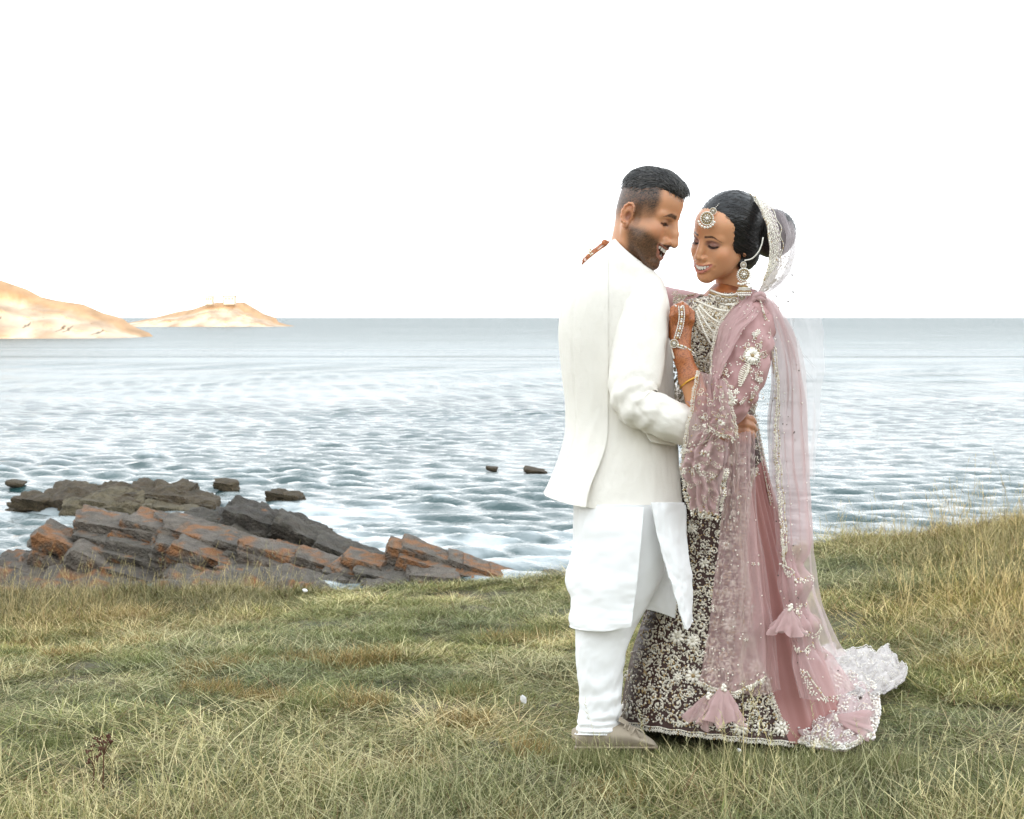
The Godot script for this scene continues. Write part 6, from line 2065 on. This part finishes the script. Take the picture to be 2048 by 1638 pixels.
func bride_hands() -> Array:
	var arm := []
	chain(arm, [1432, 826, -0.142, 25, 1396, 800, -0.145, 23, 1380, 757, -0.142, 21.5, 1366, 716, -0.135, 17, 1360, 698, -0.13, 16], 0.012)
	chain(arm, [1354, 694, -0.125, 11, 1350, 652, -0.118, 9.5], 0.012)
	chain(arm, [1362, 694, -0.13, 12, 1361, 650, -0.125, 10], 0.012)
	chain(arm, [1370, 694, -0.125, 11, 1374, 656, -0.118, 9.5], 0.012)
	chain(arm, [1349, 652, -0.118, 8.6, 1346, 632, -0.128, 7.6, 1347, 619, -0.122, 6.8, 1352, 613, -0.105, 5.8], 0.003)
	chain(arm, [1357, 648, -0.124, 8.8, 1356, 626, -0.136, 7.8, 1358, 613, -0.128, 7.0, 1363, 608, -0.108, 5.8], 0.003)
	chain(arm, [1367, 650, -0.124, 8.6, 1371, 629, -0.134, 7.6, 1372, 616, -0.126, 6.8, 1367, 610, -0.106, 5.6], 0.003)
	chain(arm, [1376, 657, -0.118, 8.0, 1383, 640, -0.126, 7.0, 1383, 626, -0.12, 6.2, 1377, 618, -0.102, 5.2], 0.003)
	chain(arm, [1354, 690, -0.11, 9, 1344, 668, -0.095, 8.0, 1342, 650, -0.088, 7.0, 1345, 638, -0.085, 6], 0.006)
	var b := bounds(arm, 0.012)
	var far := []
	chain(far, [1262, 545, 0.19, 16, 1236, 514, 0.12, 14, 1220, 502, 0.075, 13], 0.012)
	chain(far, [1220, 500, 0.07, 9, 1204, 494, 0.035, 7.6, 1190, 504, 0.018, 7.0, 1178, 514, 0.012, 6.2, 1169, 521, 0.016, 5.4], 0.004)
	chain(far, [1222, 503, 0.075, 9, 1203, 500, 0.055, 7.6, 1188, 510, 0.044, 7.0, 1176, 520, 0.04, 6.2, 1168, 527, 0.044, 5.2], 0.004)
	chain(far, [1224, 506, 0.08, 9, 1204, 506, 0.08, 7.4, 1190, 516, 0.072, 6.6, 1181, 525, 0.07, 5.6], 0.004)
	chain(far, [1226, 498, 0.06, 9, 1217, 490, 0.035, 7.6, 1209, 485, 0.022, 6.4], 0.004)
	var b2 := bounds(far, 0.012)
	var body := []
	chain(body, [1455, 590, 0.08, 30, 1450, 640, 0.09, 66, 1445, 740, 0.09, 60, 1440, 830, 0.09, 54, 1445, 920, 0.11, 64, 1450, 1000, 0.13, 66], 0.05)
	chain(body, [1500, 622, 0.0, 26, 1490, 720, -0.085, 28, 1458, 806, -0.13, 26, 1432, 826, -0.142, 25], 0.02)
	chain(body, [1385, 615, 0.12, 26, 1310, 592, 0.25, 24, 1262, 545, 0.19, 16], 0.02)
	chain(body, [1430, 1000, 0.1, 52, 1425, 1220, 0.1, 36, 1420, 1430, 0.12, 22], 0.03)
	chain(body, [1475, 1000, 0.16, 52, 1485, 1220, 0.2, 36, 1490, 1430, 0.2, 22], 0.03)
	var b3 := bounds(body, 0.03)
	return [[arm, b[0], b[1], 0.003], [far, b2[0], b2[1], 0.003], [body, b3[0], b3[1], 0.014]]

func henna(p: Vector3, nz: FastNoiseLite) -> Color:
	var c := Color(0.42, 0.145, 0.048)
	var a := nz.get_noise_3dv(p * 150.0)
	var ln := smoothstep(0.10, 0.03, absf(a))
	var dots := smoothstep(0.15, 0.35, nz.get_noise_3dv(p * 320.0 + Vector3(9, 0, 0)))
	c = c.lerp(Color(0.16, 0.045, 0.018), clampf(0.8 * ln + 0.6 * dots, 0, 0.92))
	# fades out up the forearm
	var py := (EYE - p.y) / -p.z * FOCAL + 635.0
	return c.lerp(Color(0.60, 0.285, 0.135), smoothstep(748.0, 775.0, py))

func lumps(called: String, list: Array, m: Material, parent: Node3D, inv: Transform3D) -> void:      # [px, py, dz, radius px, colour] beads in space
	var b := Bag.new()
	for q in list: b.add(blob(inv * F(q[0], q[1], q[2]), Vector3(1, 1, q[5] if q.size() > 5 else 1.0) * q[3] / 646.0, Basis.IDENTITY, 8 if q[3] < 4 else 16, 6), q[4])
	put(called, build(b.v, b.ix, b.col), m, parent)

func medallion(list: Array, x: float, y: float, dz: float, R: float, sx := 1.0) -> void:      # a round jewel: rings of stones round a large one
	var pearl := Color(0.84, 0.80, 0.72); var silver := Color(0.66, 0.62, 0.56); var gold := Color(0.42, 0.30, 0.15)
	list.append([x, y, dz - 0.003, R * 0.30, pearl])
	list.append([x, y, dz + 0.004, R * 1.0, Color(0.30, 0.20, 0.09), 0.25])
	for ring in [[0.52, 9, 0.15, silver], [0.78, 15, 0.12, gold], [1.0, 20, 0.135, pearl]]:
		for i in ring[1]:
			var a: float = TAU * i / ring[1]
			list.append([x + cos(a) * R * ring[0] * sx, y + sin(a) * R * ring[0], dz, R * ring[2], ring[3]])

func bride_jewels(g: Node3D, inv: Transform3D) -> void:
	var jm := mat(Color.WHITE, 0.25, 0.2, true)
	var pearl := Color(0.86, 0.82, 0.74); var silver := Color(0.66, 0.62, 0.56); var gold := Color(0.46, 0.32, 0.14)
	# on the brow
	var l := []
	medallion(l, 1414, 437, -0.085, 13.0, 0.95)
	medallion(l, 1426, 422, -0.070, 6.5)
	for i in 8:
		var a := 0.35 + i * 0.36
		l.append([1413 + cos(a) * 16.5, 439 + sin(a) * 16.0, -0.086, 2.7, pearl])
	for i in 8: l.append([1430 + i * 2.6, 416 - i * 2.6, -0.062 + i * 0.006, 1.2, silver])
	lumps("brow_ornament", l, jm, g, inv)
	# the near earring and its chain to the hair
	l = []
	medallion(l, 1487, 530, -0.078, 6.5, 0.85)
	medallion(l, 1488, 549, -0.080, 12.0, 0.95)
	for i in 22:
		var a := TAU * i / 22
		l.append([1488 + cos(a) * 13.6, 551 + sin(a) * 14.0, -0.076, 1.5, pearl])
	for i in 6: l.append([1477 + i * 4.4, 567 + 1.5 * sin(i * 1.2), -0.080, 2.6, pearl])
	for r in 5:
		for i in 9: l.append([1488 + (i - 4) * (2.0 + r * 0.42), 573 + r * 3.2, -0.080 + 0.0009 * (i - 4) * (i - 4), 1.7, [gold, pearl, silver, gold, pearl][r]])
	for i in 7: l.append([1477 + i * 3.8, 590, -0.080, 2.0, pearl])
	lumps("earring", l, jm, g, inv)
	l = []
	var ch := curve([F(1490, 521, -0.075), F(1504, 517, -0.082), F(1516, 505, -0.084), F(1523, 490, -0.082), F(1526, 476, -0.076)], 26)
	var bag := Bag.new()
	for q in ch: bag.add(blob(inv * q, Vector3.ONE * 1.5 / 646.0, Basis.IDENTITY, 8, 6), pearl)
	put("earring_chain", build(bag.v, bag.ix, bag.col), jm, g)
	# collar of stones at the neck and the layered bib below it
	l = []
	for row in 5:
		for i in 34:
			var t := i / 33.0
			var x := lerpf(1419, 1502, t)
			var y := 577.0 + row * 5.2 + 13.0 * sin(t * PI) * (1.0 - 0.2 * row * 0.2) + (8.0 * (1.0 - t) - 6.0 * t) * 0.3
			var dz := 0.045 - 0.078 * sin(clampf(t, 0.02, 0.98) * PI) - row * 0.006
			l.append([x, y, dz, 2.5 if row % 2 == 0 else 1.9, [pearl, gold, silver, gold, pearl][row]])
	for k in [[1436, 597], [1452, 602], [1468, 601], [1484, 594]]: medallion(l, k[0], k[1], -0.055, 6.5)
	lumps("choker", l, jm, g, inv)
	var nb := new_beads(func(x: float, y: float) -> Vector3: return on_dress(x, y, 0.016), 61)
	nb.silver = Color(0.68, 0.61, 0.49)
	for r in 7:
		var pts := []
		for i in 30:
			var t := i / 29.0
			pts.append(Vector2(lerpf(1402 - r * 1.5, 1508 - r * 5.0, t), 606 + r * 3.0 + (16.0 + r * 9.5) * sin(t * PI)))
		if r % 2 == 0: nb.line(pts, 2.3, 4.0, nb.pearl)
		else: nb.border(pts, 9.0, 1.0)
	nb.fill(func(x: float, y: float) -> bool: return y > 612.0 and y < 690.0 - absf(x - 1440.0) * 0.7 and absf(x - 1446) < 52.0, Rect2(1390, 606, 112, 90), 3000, 2.0, 5.5, 1800)
	sew(nb, "bib_necklace", g, inv)
	# hand ornament, wrist flower, bracelet and bangle
	l = []
	medallion(l, 1348, 687, -0.158, 8.0)
	for i in 14:
		var t := i / 13.0
		var x := lerpf(1354, 1366, sin(t * 1.9)) - 3.0 * t
		var y := lerpf(676, 615, t)
		var dz := -0.150 - 0.004 * sin(t * PI)
		l.append([x - 5, y, dz, 1.5, pearl]); l.append([x + 5, y, dz, 1.5, pearl])
		l.append([x - 5, y - 2.3, dz, 1.3, silver]); l.append([x + 5, y - 2.3, dz, 1.3, silver])
		l.append([x, y, dz - 0.003, 2.5, [gold, pearl, silver][i % 3]])
	for i in 13:
		var t := i / 12.0
		l.append([lerpf(1356, 1387, t), lerpf(690, 706, t) - 3.0 * sin(t * PI), -0.158 + 0.03 * t * t, 2.3, [pearl, gold, silver][i % 3]])
		l.append([lerpf(1356, 1387, t), lerpf(694, 711, t) - 3.0 * sin(t * PI), -0.158 + 0.03 * t * t, 1.5, pearl])
	for i in 9: l.append([lerpf(1342, 1348, i / 8.0), lerpf(694, 716, i / 8.0), -0.150, 1.6, pearl])
	for i in 6: l.append([1352 + i * 3.0, 612 + (i % 2), -0.135, 2.0, pearl])
	lumps("hand_ornament", l, jm, g, inv)
	var pts := []
	for i in 28:
		var a := TAU * i / 27.0
		pts.append(inv * (F(1382, 764, -0.143) + Basis(Vector3.BACK, 0.50) * Vector3(cos(a) * 0.0365, sin(a) * 0.010, sin(a) * 0.0365)))
	var tb := tube(pts, [0.0032, 0.0032], 10, 60, false)
	put("bangle", build(tb[0], tb[1]), mat(lin(0.75, 0.42, 0.08), 0.28, 0.9), g)
	# rings and nails of the hand round his neck
	l = []
	for i in 12: l.append([1180 + 4.5 * cos(i * 0.52) * 0.5 + i * 0.15, 504 - 5.5 * sin(i * 0.52), 0.0, 1.6, [gold, pearl][i % 2]])
	for i in 9: l.append([1206 - i * 2.6, 491 + i * 2.0, 0.022 - 0.002 * i, 1.5, [pearl, silver][i % 2]])
	lumps("finger_jewellery", l, jm, g, inv)
	for q in [[1171, 519, 0.008], [1170, 526, 0.038], [1210, 483.5, 0.018]]:
		var b := blob(inv * F(q[0], q[1], q[2]), Vector3(0.006, 0.0045, 0.003), Basis(Vector3.BACK, 0.8), 8, 6)
		put("nail", build(b[0], b[1]), mat(lin(0.72, 0.50, 0.44), 0.25), g)
	for q in [[1350, 611, -0.112], [1361, 606, -0.116], [1369, 608, -0.114], [1379, 616, -0.110]]:
		var b := blob(inv * F(q[0], q[1], q[2]), Vector3(0.0065, 0.0045, 0.003), Basis(Vector3.BACK, 0.4), 8, 6)
		put("nail", build(b[0], b[1]), mat(lin(0.72, 0.50, 0.44), 0.25), g)
